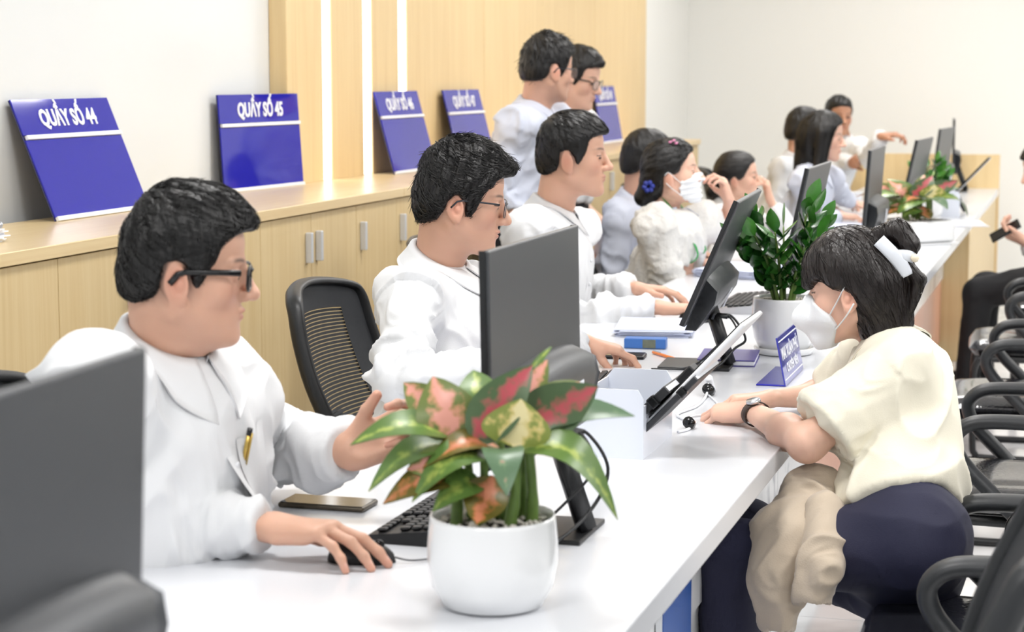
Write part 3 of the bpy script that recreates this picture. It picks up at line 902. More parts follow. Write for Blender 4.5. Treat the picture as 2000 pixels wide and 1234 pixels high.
def paper_stack(loc, rz, n, lab, dims=(.21, .297), jit=.01, m=None, cat='paper pile', name='paper_stack', step=.0022):
    p = MB(); rn = random.Random(n*7+int(loc[1]*10))
    for q in range(n):
        p.box((rn.uniform(-jit, jit), rn.uniform(-jit, jit), step/2+step*q), (dims[0], dims[1], step*.9), rotz(rn.uniform(-.05, .05)))
    o = p.build(name, m or M_PAPER, None, loc); o.rotation_euler = (0, 0, rz)
    return tag(o, lab, cat, 'papers on the counter')
M_PAPERB = mat('paper_bluish', (216, 222, 244), .7, var=(12, .1))
paper_stack((-1.215, 5.58, .7505), .15, 9, 'pile of ruled papers beyond the hand of the man in wire glasses', m=M_PAPERB)
paper_stack((-1.25, 7.27, .7505), -.25, 14, 'pile of papers under the wrist watch of the masked woman', m=M_PAPERB, dims=(.24, .33))
paper_stack((-1.00, 4.0, .7505), .0, 6, 'small paper pile behind the large plant by the document box', m=M_PAPERB)
paper_stack((-.655, 5.58, .7505), -.1, 2, 'white sheet lying right of the pot with the glossy green plant', dims=(.13, .19))
paper_stack((-.63, 10.05, .7505), .2, 4, 'loose papers overhanging the counter near the far white box', dims=(.22, .30), jit=.02)
paper_stack((-1.15, 9.6, .7505), .2, 8, 'papers before the long haired woman at the counter', m=M_PAPERB)
paper_stack((-1.36, 4.05, .7505), .0, 8, 'striped paper pile between the two front men on the counter', m=M_PAPERB, dims=(.2, .26))
t = thing('notebook', 'purple notebook lying under the cables beside the potted green plant', 'notebook', (-.90, 5.04, .7505), .1)
MB().box((0, 0, .008), (.145, .20, .012), None, bev=.001, seg=1).build('pages', M_PAPER, t)
MB().box((0, 0, .0155), (.15, .205, .003), None, bev=.001, seg=1).build('cover', mat('purple_cover', (92, 84, 160), .4, var=(9, .1)), t)
MB().box((0, 0, .0008), (.15, .205, .0016), None).build('back_cover', MATS['purple_cover'], t)
o = MB().box((0, 0, .0006), (.08, .10, .0008), rotz(.3)).build('sticky_note', mat('yellow_note', (244, 240, 160), .7, var=(9, .05)), None, (-1.0, 4.98, .7505)); tag(o, 'pale yellow sticky note behind the tilted monitor base', 'note')
# blue tape dispenser box, orange and blue pens
t = thing('blue_box', 'small blue carton with a grey label under the fingertips of the man in wire glasses', 'carton', (-1.165, 5.22, .7505), .1)
MB().box((0, 0, .014), (.115, .05, .028), None, bev=.002, seg=1).build('carton', mat('carton_blue', (64, 118, 196), .45, var=(9, .1)), t)
MB().box((.012, -.0254, .014), (.036, .0008, .024), None).build('label', mat('carton_label', (118, 124, 108), .5, var=(60, .4)), t)
def pen(loc, rz, lab, c, L=.145):
    t = thing('pen', lab, 'pen', loc, rz, 'pens')
    MB().lathe([(.0035, -L/2), (.0042, -L/2+.004), (.0042, L/2-.02), (.001, L/2)], (0, 0, .0045), 10, roty(math.pi/2)).build('barrel', mat('pen_%d_%d' % (c[0], c[2]), c, .3, var=(20, .05)), t)
    MB().box((-L/2+.025, 0, .0095), (.04, .003, .0018), None).build('clip', M_ALU, t)
    return t
pen((-1.075, 5.05, .7505), -.9, 'orange pen lying beside the blue carton', (236, 128, 50))
pen((-1.09, 4.66, .7505), .4, 'bright blue pen beside the black keyboard near the upright monitor', (58, 140, 220))
t = thing('white_cable', 'white cable with black tie loops on the counter before the visitor', 'cable', (0, 0, .7505), 0)
MB().tube(spline([(-.85, 4.50, .03), (-.845, 4.44, .006), (-.84, 4.30, .003), (-.86, 4.18, .003), (-.82, 4.10, .003), (-.80, 4.02, .003), (-.815, 3.97, .003)], 6), .0032, 6).build('cord', M_WHITEP, t)
MB().tube(spline([(-.845, 4.46, .004), (-.80, 4.34, .003), (-.79, 4.22, .003), (-.825, 4.16, .003), (-.80, 4.09, .003)], 6), .0022, 6).build('cord', M_WHITEP, t)
MB().lathe([(.004, -.012), (.013, -.010), (.013, .010), (.004, .012)], (-.803, 4.03, .012), 12, rotx(1.2)).build('tie', M_BLACKG, t)
MB().lathe([(.004, -.016), (.014, -.014), (.014, .014), (.004, .016)], (-.845, 4.47, .013), 12, rotx(1.2)).build('tie', M_BLACKG, t)
MB().lathe([(.006, -.03), (.010, -.026), (.010, .026), (.006, .03)], (-.85, 4.51, .022), 12, rotx(.9)).build('connector', M_WHITEP, t)
t = thing('laptop', 'thin dark laptop under the hands of the woman leaning on her hand', 'laptop', (-1.12, 7.95, .7505), 0)
MB().box((0, 0, .008), (.24, .33, .016), None, bev=.004).build('base', M_ALU, t)
MB().box((0, 0, .0168), (.20, .29, .0012), None).build('key_field', M_KEY, t)
t = thing('paper_cup', 'white paper cup on the counter behind the fifth monitor', 'cup', (-1.27, 11.1, .7505), 0)
MB().lathe([(.028, 0), (.038, .09), (.040, .092), (.036, .092), (.026, .004), (.002, .004)], n=28).build('cup', M_WHITEP, t)
# ------------------------------------------------------------------ people: implicit surfaces turned into meshes
def _hash(i, j, k):
    n = (i.astype(np.int64)*73856093) ^ (j.astype(np.int64)*19349663) ^ (k.astype(np.int64)*83492791)
    n = (n ^ (n >> 13))*1274126177
    n = n ^ (n >> 16)
    return (n & 0xFFFF).astype(np.float32)/65535.0
def vnoise(p):
    """value noise 0..1 at points (n,3)"""
    f = np.floor(p); u = (p - f).astype(np.float32); f = f.astype(np.int64)
    u = u*u*(3-2*u)
    r = 0
    for dx in (0, 1):
        wx = u[:, 0] if dx else 1-u[:, 0]
        for dy in (0, 1):
            wy = u[:, 1] if dy else 1-u[:, 1]
            for dz in (0, 1):
                wz = u[:, 2] if dz else 1-u[:, 2]
                r = r + wx*wy*wz*_hash(f[:, 0]+dx, f[:, 1]+dy, f[:, 2]+dz)
    return r

class Vol:
    """signed distance grid with smooth unions and cuts"""
    def __init__(s, lo, hi, h):
        s.lo = np.array(lo, np.float32); s.h = h
        n = np.ceil((np.array(hi) - s.lo)/h).astype(int) + 1
        s.ax = [s.lo[i] + h*np.arange(n[i], dtype=np.float32) for i in range(3)]
        s.d = np.full(tuple(n), .3, np.float32)
    def sub(s, lo, hi):
        sl = []
        for i in range(3):
            a = int(np.clip(np.floor((lo[i]-s.lo[i])/s.h), 0, len(s.ax[i])))
            b = int(np.clip(np.ceil((hi[i]-s.lo[i])/s.h)+1, 0, len(s.ax[i])))
            if b <= a: return None
            sl.append(slice(a, b))
        X = s.ax[0][sl[0]][:, None, None]; Y = s.ax[1][sl[1]][None, :, None]; Z = s.ax[2][sl[2]][None, None, :]
        return tuple(sl), X, Y, Z
    def put(s, sl, f, k, op):
        d = s.d[sl]
        if op == 'u':
            hh = np.maximum(k - np.abs(d-f), 0)/k
            s.d[sl] = np.minimum(d, f) - hh*hh*k*.25
        elif op == 's':
            g = -f
            hh = np.maximum(k - np.abs(d-g), 0)/k
            s.d[sl] = np.maximum(d, g) + hh*hh*k*.25
        elif op == 'i':
            hh = np.maximum(k - np.abs(d-f), 0)/k
            s.d[sl] = np.maximum(d, f) + hh*hh*k*.25
    def cap(s, a, b, r1, r2, k=.02, op='u', flat=None):
        """rounded cone; flat=(dir, ratio): thickness along dir scaled by ratio"""
        a = np.array(a, np.float32); b = np.array(b, np.float32)
        m = max(r1, r2)*1.15 + k + 2*s.h
        q = s.sub(np.minimum(a, b)-m, np.maximum(a, b)+m)
        if q is None: return
        sl, X, Y, Z = q
        ba = b-a; L2 = float(ba@ba) + 1e-12
        px, py, pz = X-a[0], Y-a[1], Z-a[2]
        h = np.clip((px*ba[0]+py*ba[1]+pz*ba[2])/L2, 0, 1)
        vx, vy, vz = px-h*ba[0], py-h*ba[1], pz-h*ba[2]
        d2 = vx*vx+vy*vy+vz*vz
        if flat is not None:
            n = np.array(flat[0], np.float32); n = n/np.linalg.norm(n)
            c = vx*n[0]+vy*n[1]+vz*n[2]
            d2 = d2 + c*c*(1/(flat[1]**2)-1)
        s.put(sl, np.sqrt(d2) - (r1+(r2-r1)*h), k, op)
    def ell(s, c, r, R=None, k=.02, op='u'):
        c = np.array(c, np.float32); r = np.array(r, np.float32)
        m = (r if R is None else np.full(3, r.max())) + k + 2*s.h
        q = s.sub(c-m, c+m)
        if q is None: return
        sl, X, Y, Z = q
        x, y, z = X-c[0], Y-c[1], Z-c[2]
        if R is not None:
            x, y, z = (R[0][0]*x+R[1][0]*y+R[2][0]*z), (R[0][1]*x+R[1][1]*y+R[2][1]*z), (R[0][2]*x+R[1][2]*y+R[2][2]*z)
        ax, ay, az = x/r[0], y/r[1], z/r[2]
        k0 = np.sqrt(ax*ax+ay*ay+az*az) + 1e-6
        k1 = np.sqrt((ax/r[0])**2+(ay/r[1])**2+(az/r[2])**2) + 1e-6
        s.put(sl, k0*(k0-1)/k1, k, op)
    def box(s, c, half, R, rad=.005, k=.005, op='u'):
        c = np.array(c, np.float32); half = np.array(half, np.float32)
        m = float(np.linalg.norm(half)) + rad + k + 2*s.h
        q = s.sub(c-m, c+m)
        if q is None: return
        sl, X, Y, Z = q
        x, y, z = X-c[0], Y-c[1], Z-c[2]
        x, y, z = (R[0][0]*x+R[1][0]*y+R[2][0]*z), (R[0][1]*x+R[1][1]*y+R[2][1]*z), (R[0][2]*x+R[1][2]*y+R[2][2]*z)
        qx, qy, qz = np.abs(x)-half[0]+rad, np.abs(y)-half[1]+rad, np.abs(z)-half[2]+rad
        f = np.sqrt(np.maximum(qx, 0)**2+np.maximum(qy, 0)**2+np.maximum(qz, 0)**2)+np.minimum(np.maximum(qx, np.maximum(qy, qz)), 0)-rad
        s.put(sl, f, k, op)
    def polyxz(s, poly, k=.01, op='i'):
        """intersect with a polygon in the x-z plane extruded along y"""
        X, Z = s.ax[0][:, None], s.ax[2][None, :]
        d = None; inside = np.zeros((len(s.ax[0]), len(s.ax[2])), bool)
        n = len(poly)
        for i in range(n):
            (x0, z0), (x1, z1) = poly[i], poly[(i+1) % n]
            ex, ez = x1-x0, z1-z0
            t = np.clip(((X-x0)*ex+(Z-z0)*ez)/(ex*ex+ez*ez+1e-12), 0, 1)
            q = np.hypot(X-x0-t*ex, Z-z0-t*ez)
            d = q if d is None else np.minimum(d, q)
            c = ((z0 > Z) != (z1 > Z)) & (X < (x1-x0)*(Z-z0)/((z1-z0) if abs(z1-z0) > 1e-9 else 1e-9)+x0)
            inside ^= c
        f = np.where(inside, -d, d).astype(np.float32)
        s.put((slice(None),)*3, np.broadcast_to(f[:, None, :], s.d.shape), k, op)
    def mesh(s):
        d = s.d; b = d < 0
        n = d.shape
        c = np.zeros(tuple(x-1 for x in n), np.int8)
        for i in (0, 1):
            for j in (0, 1):
                for k in (0, 1):
                    c += b[i:n[0]-1+i, j:n[1]-1+j, k:n[2]-1+k]
        act = (c > 0) & (c < 8)
        idx = np.full(act.shape, -1, np.int64)
        I, J, K = np.nonzero(act)
        idx[I, J, K] = np.arange(len(I))
        acc = np.zeros((len(I), 3), np.float32); cnt = np.zeros(len(I), np.float32)
        cor = [(i, j, k) for i in (0, 1) for j in (0, 1) for k in (0, 1)]
        val = {q: d[I+q[0], J+q[1], K+q[2]] for q in cor}
        for q in cor:
            for a in range(3):
                if q[a] == 0:
                    q2 = tuple(1 if x == a else q[x] for x in range(3))
                    v0, v1 = val[q], val[q2]
                    m = (v0 < 0) != (v1 < 0)
                    t = np.where(m, v0/np.where(m, v0-v1, 1), 0)
                    for x in range(3):
                        acc[:, x] += np.where(m, q[x] + (t if x == a else 0), 0)
                    cnt += m
        V = s.lo + s.h*(np.stack([I, J, K], 1) + acc/np.maximum(cnt, 1)[:, None])
        Q = []
        for a in range(3):
            o = [x for x in range(3) if x != a]
            sl0 = [slice(1, n[x]-1) for x in range(3)]; sl1 = list(sl0)
            sl0[a] = slice(0, n[a]-1); sl1[a] = slice(1, n[a])
            s0, s1 = b[tuple(sl0)], b[tuple(sl1)]
            E = np.nonzero(s0 != s1)
            P = [E[0]+(1 if a != 0 else 0), E[1]+(1 if a != 1 else 0), E[2]+(1 if a != 2 else 0)]
            def g(du, dv):
                q = [P[0], P[1], P[2]]
                q[o[0]] = q[o[0]]-du; q[o[1]] = q[o[1]]-dv
                return idx[q[0], q[1], q[2]]
            qd = np.stack([g(1, 1), g(0, 1), g(0, 0), g(1, 0)], 1)
            fl = s0[E]
            if a == 1: fl = ~fl
            qd[~fl] = qd[~fl][:, ::-1]
            Q.append(qd)
        Q = np.concatenate(Q)
        Q = Q[(Q >= 0).all(1)]
        return V.astype(np.float32), Q

def normals(V, Q):
    a = V[Q[:, 2]]-V[Q[:, 0]]; b = V[Q[:, 3]]-V[Q[:, 1]]
    fn = np.cross(a, b)
    N = np.zeros_like(V)
    for i in range(4):
        for x in range(3): N[:, x] += np.bincount(Q[:, i], fn[:, x], len(V))
    return N/(np.linalg.norm(N, axis=1)[:, None]+1e-9)
def relax(V, Q, it=1, w=.5):
    for _ in range(it):
        S = np.zeros_like(V); c = np.zeros(len(V))
        for i in range(4):
            for j in ((i+1) % 4, (i+3) % 4):
                for x in range(3): S[:, x] += np.bincount(Q[:, i], V[Q[:, j], x], len(V))
                c += np.bincount(Q[:, i], minlength=len(V))
        V = V*(1-w) + w*S/np.maximum(c, 1)[:, None]
    return V.astype(np.float32)

def np_mesh(name, V, Q, C=None):
    me = bpy.data.meshes.new(name)
    me.vertices.add(len(V)); me.vertices.foreach_set('co', np.ascontiguousarray(V, np.float32).ravel())
    me.loops.add(len(Q)*4); me.loops.foreach_set('vertex_index', Q.astype(np.int32).ravel())
    me.polygons.add(len(Q)); me.polygons.foreach_set('loop_start', np.arange(0, len(Q)*4, 4, dtype=np.int32))
    me.polygons.foreach_set('loop_total', np.full(len(Q), 4, np.int32))
    me.update(calc_edges=True); me.validate()
    me.polygons.foreach_set('use_smooth', np.ones(len(me.polygons), bool))
    if C is not None:
        at = me.color_attributes.new('Col', 'FLOAT_COLOR', 'POINT')
        at.data.foreach_set('color', np.concatenate([C, np.ones((len(C), 1))], 1).astype(np.float32).ravel())
    return me

def frame(yaw, pitch=0, roll=0):
    return np.array((Matrix.Rotation(math.radians(yaw), 3, 'Z') @ Matrix.Rotation(math.radians(pitch), 3, 'Y') @ Matrix.Rotation(math.radians(roll), 3, 'X')))
def unit(v):
    v = np.array(v, float); return v/(np.linalg.norm(v)+1e-12)

M_SKIN = mat('skin', (214, 170, 146), .45, sss=.12, attr=True, bump=(260, .05), spec=.4)
M_HAIR = mat('black_hair', (20, 18, 18), .38, spec=.45, bump=(240, .25, (1, 1, .25)))
M_HAIRB = mat('dark_brown_hair', (30, 23, 21), .35, spec=.5, bump=(240, .25, (1, 1, .25)))
M_SHIRT = mat('white_shirt_cotton', (226, 227, 229), .75, bump=(420, .06))
M_SHIRTB = mat('pale_blue_shirt', (208, 213, 228), .75, bump=(420, .06))
M_LACE = mat('white_lace_blouse', (224, 222, 218), .8, bump=(70, .5), var=(34, .10))
M_CREAM = mat('cream_blouse', (235, 229, 210), .75, bump=(380, .08), sheen=.15)
M_TROUSER = mat('dark_trousers', (30, 31, 38), .8, bump=(420, .08))
M_NAVY = mat('navy_trousers', (31, 32, 58), .75, bump=(420, .08))
M_SHOE = mat('black_shoe', (22, 22, 24), .3, var=(20, .1))
M_MASK = mat('white_mask', (238, 240, 243), .8, bump=(300, .08))
M_LENS = mat('glass_lens', (245, 248, 250), .03, alpha=.14, var=(3, .01))

SKIN = {'m': (213, 167, 143), 'l': (224, 180, 157), 'f': (230, 186, 164), 'd': (190, 140, 112)}

def head_ops(v, sex, fat, nbl, nr, lite=False):
    f = sex == 'f'
    v.ell((-.010, 0, .032), (.088, .077, .086), k=.01)
    v.ell((.030, 0, .042), (.061, .064, .058), k=.02)
    v.ell((.033, 0, -.020), (.055, .060+fat*.006, .060), k=.02)
    jw = .047 if f else .051
    jw += fat*.006
    for s in (-1, 1):
        v.ell((.046, s*.037, -.028), (.030, .026+fat*.003, .030), k=.02)
        v.cap((-.006, s*jw, -.055), (.060, s*.016, -.098), .021+fat*.006, .017+fat*.003, k=.028)
    v.ell((.056, 0, -.066), (.037, .037, .040), k=.02)
    v.ell((.076, 0, -.104), (.017, .021 if not f else .017, .015), k=.018)
    v.ell((.025, 0, -.080-fat*.008), (.045, .042+fat*.008, .028+fat*.008), k=.025)
    for s in (-1, 1):
        v.cap((.085, s*.010, .019), (.069, s*.046, .016), .0075, .006, k=.012)
        v.ell((.099, s*.033, -.003), (.017, .018, .0115), k=.012, op='s')
        v.ell((.0725, s*.0325, -.003), (.0142, .0150, .0135), k=.004)
        if not lite: v.ell((.0885, s*.0335, -.0065), (.0075, .0120, .0036), k=.0015, op='s')
    v.cap((.089, 0, .008), (.107, 0, -.028), .0072, .0098, k=.012)
    v.ell((.1080, 0, -.0345), (.0135, .0130, .0105), k=.008)
    for s in (-1, 1):
        v.ell((.0955, s*.0130, -.0380), (.0105, .0080, .0080), k=.007)
        if not lite: v.ell((.103, s*.0065, -.0445), (.0045, .0032, .0035), k=.002, op='s')
    v.ell((.0905, 0, -.0605), (.0090, .0215, .0052), k=.005)
    v.ell((.0878, 0, -.0712), (.0095, .0185, .0062), k=.005)
    if not lite: v.ell((.1015, 0, -.0657), (.013, .0245, .0013), k=.002, op='s')
    for s in (-1, 1):
        R = np.array(Matrix.Rotation(s*math.radians(22), 3, 'Z') @ Matrix.Rotation(math.radians(-10), 3, 'Y'))
        c = np.array((-.013, s*.0775, -.018))
        v.ell(c, (.0195, .0058, .0315), R, k=.005)
        if not lite:
            v.ell(c + np.array((.002, s*.0055, .002)), (.0115, .0055, .019), R, k=.004, op='s')
            v.ell(c + np.array((.004, s*.0015, -.002)), (.006, .005, .009), R, k=.005)
        v.ell(c + np.array((.008, 0, -.026)), (.009, .0055, .009), R, k=.006)
    v.cap((-.032, 0, -.02), nbl, nr, nr*1.10, k=.035)

def head_mesh(P):
    H = P['head']; s = H.get('s', 1.0); R = frame(*H['rot'])
    c = np.array(H['c']); nbl = R.T @ (np.array(P['nb'])-c)/s
    sex = H.get('sex', 'm'); fat = H.get('fat', 0)
    nr = H.get('neck', .054 if sex == 'm' else .045)
    lite = P['h'] > .003
    lo = np.minimum((-.125, -.095, -.135), nbl-nr*1.3); hi = np.maximum((.125, .095, .13), nbl+nr*1.3)
    lo[2] = max(lo[2], nbl[2]-.03)
    v = Vol(lo, hi, P['h']/s)
    head_ops(v, sex, fat, nbl, nr, lite)
    V, Q = v.mesh()
    # colour
    base = np.array(lin(SKIN[H.get('skin', 'm')]))
    C = np.tile(base, (len(V), 1))
    def blob(cc, rr, col, w):
        nonlocal C
        e = np.exp(-(((V-np.array(cc))/np.array(rr))**2).sum(1))[:, None]*w
        C = C*(1-e) + np.array(lin(col))*e
    C = C*(0.94 + .12*vnoise(V*38+7))[:, None]
    for sd in (-1, 1):
        blob((.065, sd*.045, -.03), (.03, .02, .025), (214, 142, 122), .35)
        blob((-.012, sd*.08, -.015), (.02, .012, .03), (214, 132, 112), .45)
        # eyebrow
        e = (np.exp(-((V[:, 1]*sd-.033)/.019)**4 - ((V[:, 2]-.0180-.0040*np.cos((V[:, 1]*sd-.036)/.016))/.0030)**2)*(V[:, 0] > .05)*.85)[:, None]
        C = C*(1-e) + np.array(lin((44, 34, 30)))*e
        e = (np.abs(V[:, 1]*sd-.033) < .0145) & (np.abs(V[:, 2]-.0005) < .0016) & (V[:, 0] > .06)
        C[e] = np.array(lin((46, 34, 30)))
        if lite:
            e = (np.abs(V[:, 1]*sd-.033) < .012) & (np.abs(V[:, 2]+.0055) < .0030) & (V[:, 0] > .07)
            C[e] = np.array(lin((70, 52, 48)))
    blob((.103, 0, -.035), (.012, .014, .010), (214, 144, 122), .3)
    lipc = (196, 112, 104) if sex == 'f' else (178, 108, 96)
    e = np.maximum(np.exp(-(((V-np.array((.09, 0, -.0610)))/np.array((.02, .019, .0042)))**4).sum(1)), np.exp(-(((V-np.array((.09, 0, -.0712)))/np.array((.02, .017, .0050)))**4).sum(1)))[:, None]*.75
    C = C*(1-e) + np.array(lin(lipc))*e
    # stubbled scalp edge near the hair: short cut sides
    if H.get('fade'):
        e = np.clip((V[:, 2]+.060)/.05, 0, 1)*np.clip((.030-V[:, 0])/.03, 0, 1)*H['fade']*np.clip((.0765-np.abs(V[:, 1]))/.002, 0, 1)
        C = C*(1-e[:, None]) + np.array(lin((52, 44, 42)))*e[:, None]
    parts = [(V, Q, C)]
    # eyeballs
    for sd in (-1, 1):
        m, n = 12, 10; vs = []
        for i in range(n+1):
            a = math.pi*i/n
            for j in range(m):
                b2 = 2*math.pi*j/m
                vs.append((math.cos(a), math.sin(a)*math.cos(b2), math.sin(a)*math.sin(b2)))
        vs = np.array(vs, np.float32)
        q = [(i*m+j, i*m+(j+1) % m, (i+1)*m+(j+1) % m, (i+1)*m+j) for i in range(n) for j in range(m)]
        look = np.arccos(np.clip(vs[:, 0]*.97 - vs[:, 2]*.22, -1, 1))
        cc = np.where((look < .62)[:, None], np.array(lin((36, 24, 20))), np.array(lin((226, 222, 218))))
        parts.append((np.array((.0722, sd*.0325, -.004)) + vs*.0129, np.array(q), cc))
    out = []
    for V, Q, C in parts:
        out.append(((c + s*(V @ R.T)).astype(np.float32), Q, C))
    return out

def hair_mesh(P):
    H = P['head']; st = P.get('hair')
    if not st: return None
    s = H.get('s', 1.0); R = frame(*H['rot']); c = np.array(H['c'])
    hh = P['h']*1.15/s
    kind = st['kind']
    lo = [-.17, -.13, -.14]; hi = [.135, .13, .175]
    if kind in ('long',): lo[2] = -.30
    if kind in ('clip',): lo = [-.22, -.13, -.20]
    v = Vol(lo, hi, hh)
    tt, ts, tf, tb = st.get('top', .020), st.get('side', .010), st.get('front', .016), st.get('back', .014)
    # cranium grown by the hair thickness
    v.ell((-.010+(tf-tb)*.5, 0, .034), (.088+(tf+tb)*.5, .077+ts, .086+tt), k=.01)
    v.ell((.026, 0, .046), (.061+tf, .064+ts, .057+tt), k=.03)
    v.ell((-.048, 0, -.018), (.054+tb*.6, .062+ts*.4, .062), k=.03)
    poly = st.get('poly') or [(.15, .075), (.094, .072), (.068, .058), (.052, .044), (.043, .018), (.034, -.006), (.024, -.030), (.012, -.032), (.008, -.004), (-.010, .018), (-.032, .012), (-.036, -.022), (-.044, -.042), (-.075, -.056), (-.19, -.058), (-.19, .2), (.15, .2)]
    v.polyxz(poly, .012)
    for q in st.get('caps', []): v.cap(q[0], q[1], q[2], q[3], k=q[4] if len(q) > 4 else .02)
    for q in st.get('ells', []): v.ell(q[0], q[1], k=q[2] if len(q) > 2 else .02)
    V, Q = v.mesh()
    N = normals(V, Q)
    w = unit(st.get('whorl', (-.55, .12, .83)))
    a1 = unit(np.cross(w, (0, 1, 0))); a2 = np.cross(w, a1)
    Vd = V - np.array((-.014, 0, .03))
    rr = np.linalg.norm(Vd, axis=1)+1e-6
    th = np.arccos(np.clip((Vd@w)/rr, -1, 1)); ph = np.arctan2(Vd@a2, Vd@a1)
    ph = ph + st.get('twist', .35)*th
    F = st.get('freq', 6.0); amp = st.get('amp', .0035)
    if kind == 'long' or kind == 'clip':
        # combed downwards: streaks run with z
        cd = np.stack([V[:, 0]*90, V[:, 1]*90, V[:, 2]*9], 1)
        dsp = (vnoise(cd)-.5)*amp*1.2 + (vnoise(cd*2.3)-.5)*amp*.7
    else:
        cd = np.stack([np.cos(ph)*F, np.sin(ph)*F, th*2.6], 1)
        n1 = vnoise(cd+3); n2 = vnoise(cd*np.array((2.6, 2.6, 1.6))+11); n3 = vnoise(cd*np.array((6, 6, 2.))+31)
        dsp = amp*((n1-.5)*2.0 + (n2-.5)*1.3 + (n3-.5)*.7)
    if kind == 'short': dsp = dsp*np.clip((V[:, 2]+.05)/.11, .15, 1)
    V2 = V + N*dsp[:, None]
    nst = st.get('strands', 0)
    add = None
    if nst:
        rn = np.random.default_rng(st.get('seed', 3))
        tree = BVHTree.FromPolygons([Vector(x) for x in V2.tolist()], Q.tolist())
        pick = rn.choice(len(V2), nst*3)
        vs = []; fs = []
        got = 0
        for i in pick:
            if got >= nst: break
            p = V2[i]; n = N[i]
            if n[0] > .75 and p[0] < .05: continue
            out = (p-np.array((-.014, 0, .02)));
            if unit(out)@n < .45: continue
            got += 1
            L = st.get('slen', .030)*rn.uniform(.6, 1.3); m = 6
            pts = []
            q = Vector(p.tolist()); off = rn.uniform(.000, .0022)
            lift = st.get('lift', .006)*rn.uniform(0, 1)**2
            cmb = np.array(st.get('comb', (0, 0, 0)), float) + rn.normal(0, .18, 3)
            nn = Vector(n.tolist())
            for k2 in range(m):
                pts.append(q + nn*(off*math.sin(math.pi*min(1, .25+k2/m)) + lift*(k2/(m-1))**2))
                if kind in ('long', 'clip'): g = np.array((0, 0, -1.)) + cmb
                else:
                    dv = np.array(q) - np.array((-.014, 0, .03)); g = unit(dv - w*(dv@w)) - .3*w + cmb
                g = Vector(g.tolist()); g = (g - nn*g.dot(nn))
                if g.length < 1e-4: break
                q2 = q + g.normalized()*(L/m)
                r = tree.find_nearest(q2)
                if r[0] is None: break
                q = r[0]; n2 = r[1]
                nn = (nn*.5 + n2*.5).normalized() if n2.dot(nn) > 0 else nn
            if len(pts) < 4: continue
            rad = st.get('srad', .0011)*rn.uniform(.6, 1.2)
            o = len(vs); m2 = len(pts)
            for k2, q3 in enumerate(pts):
                t = (pts[min(k2+1, m2-1)]-pts[max(k2-1, 0)]).normalized(); u = t.orthogonal().normalized(); w2 = t.cross(u)
                rk = rad*(1-.85*(k2/(m2-1))**1.5)
                for x in range(4):
                    a = math.pi*x/2
                    vs.append(q3 + u*math.cos(a)*rk + w2*math.sin(a)*rk)
            for k2 in range(m2-1):
                for x in range(4):
                    y = (x+1) % 4
                    fs.append((o+k2*4+x, o+k2*4+y, o+(k2+1)*4+y, o+(k2+1)*4+x))
        add = (np.array(vs, np.float32), np.array(fs))
    Vw = c + s*(V2 @ R.T)
    if add is not None and len(add[0]):
        Q = np.concatenate([Q, add[1]+len(Vw)]); Vw = np.concatenate([Vw, c + s*(add[0] @ R.T)])
    return Vw.astype(np.float32), Q

FING = [(.088, .0265, (.042, .026, .020), .0086), (.092, .0085, (.046, .029, .021), .0088), (.087, -.0100, (.042, .027, .020), .0084), (.078, -.0270, (.033, .020, .018), .0074)]
def hand_ops(v, W, hd, side, s=1.0):
    """hd: d finger direction, n palm normal, curl list of 4 (mcp,pip), spread, thumb (local dir, bend)"""
    x = unit(hd['d']); z = -np.array(hd['n'], float); z = unit(z - x*(z@x)); y = np.cross(z, x)
    sg = 1 if side == 'R' else -1
    y = y*sg
    W = np.array(W, float)
    curl = hd.get('curl', [(20, 25)]*4); spr = hd.get('spread', 6)
    tips = []
    kn = []
    for i, (L, o, ph, r) in enumerate(FING):
        K = W + x*L*s + y*o*s + z*.002*s - (z*.005*s if i in (0, 3) else 0)
        kn.append(K)
        v.cap(W + y*o*s*.55 + x*.006*s, K, .0155*s, .0118*s, k=.016*s, flat=(z, .88))
    tb = W + x*.026*s + y*.026*s - z*.008*s
    v.cap(W + y*.012*s + x*.006*s, tb + x*.016*s, .0165*s, .0145*s, k=.014*s)
    v.cap(W + x*.02*s - y*.022*s - z*.008*s, W + x*.06*s - y*.024*s - z*.008*s, .0125*s, .0115*s, k=.014*s)
    for i, (L, o, ph, r) in enumerate(FING):
        K = kn[i]
        ang = 0; sa = math.radians(spr*(1.5-i)*.8)
        xx = unit(x*math.cos(sa) + y*math.sin(sa))
        p = K
        cs = curl[i]; seq = (cs[0], cs[1], cs[1]*.65)
        rr = r*s
        for j in range(3):
            ang += math.radians(seq[j])
            d = xx*math.cos(ang) - z*math.sin(ang)
            q = p + d*ph[j]*s
            r2 = rr*(.93 if j < 2 else .86)
            v.cap(p, q, rr, r2, k=.0045*s)
            p, rr = q, r2
        tips.append((p, d, z))
    td = hd.get('thumb', (.80, .55, -.20)); bend = hd.get('tbend', 15)
    d = unit(x*td[0] + y*td[1] + z*td[2])
    p = tb; q = p + d*.040*s
    v.cap(p, q, .0125*s, .0105*s, k=.010*s)
    d2 = unit(d*math.cos(math.radians(bend)) + x*math.sin(math.radians(bend)))
    q2 = q + d2*.030*s
    v.cap(q, q2, .0102*s, .0085*s, k=.004*s)
    tips.append((q2, d2, z))
    return tips

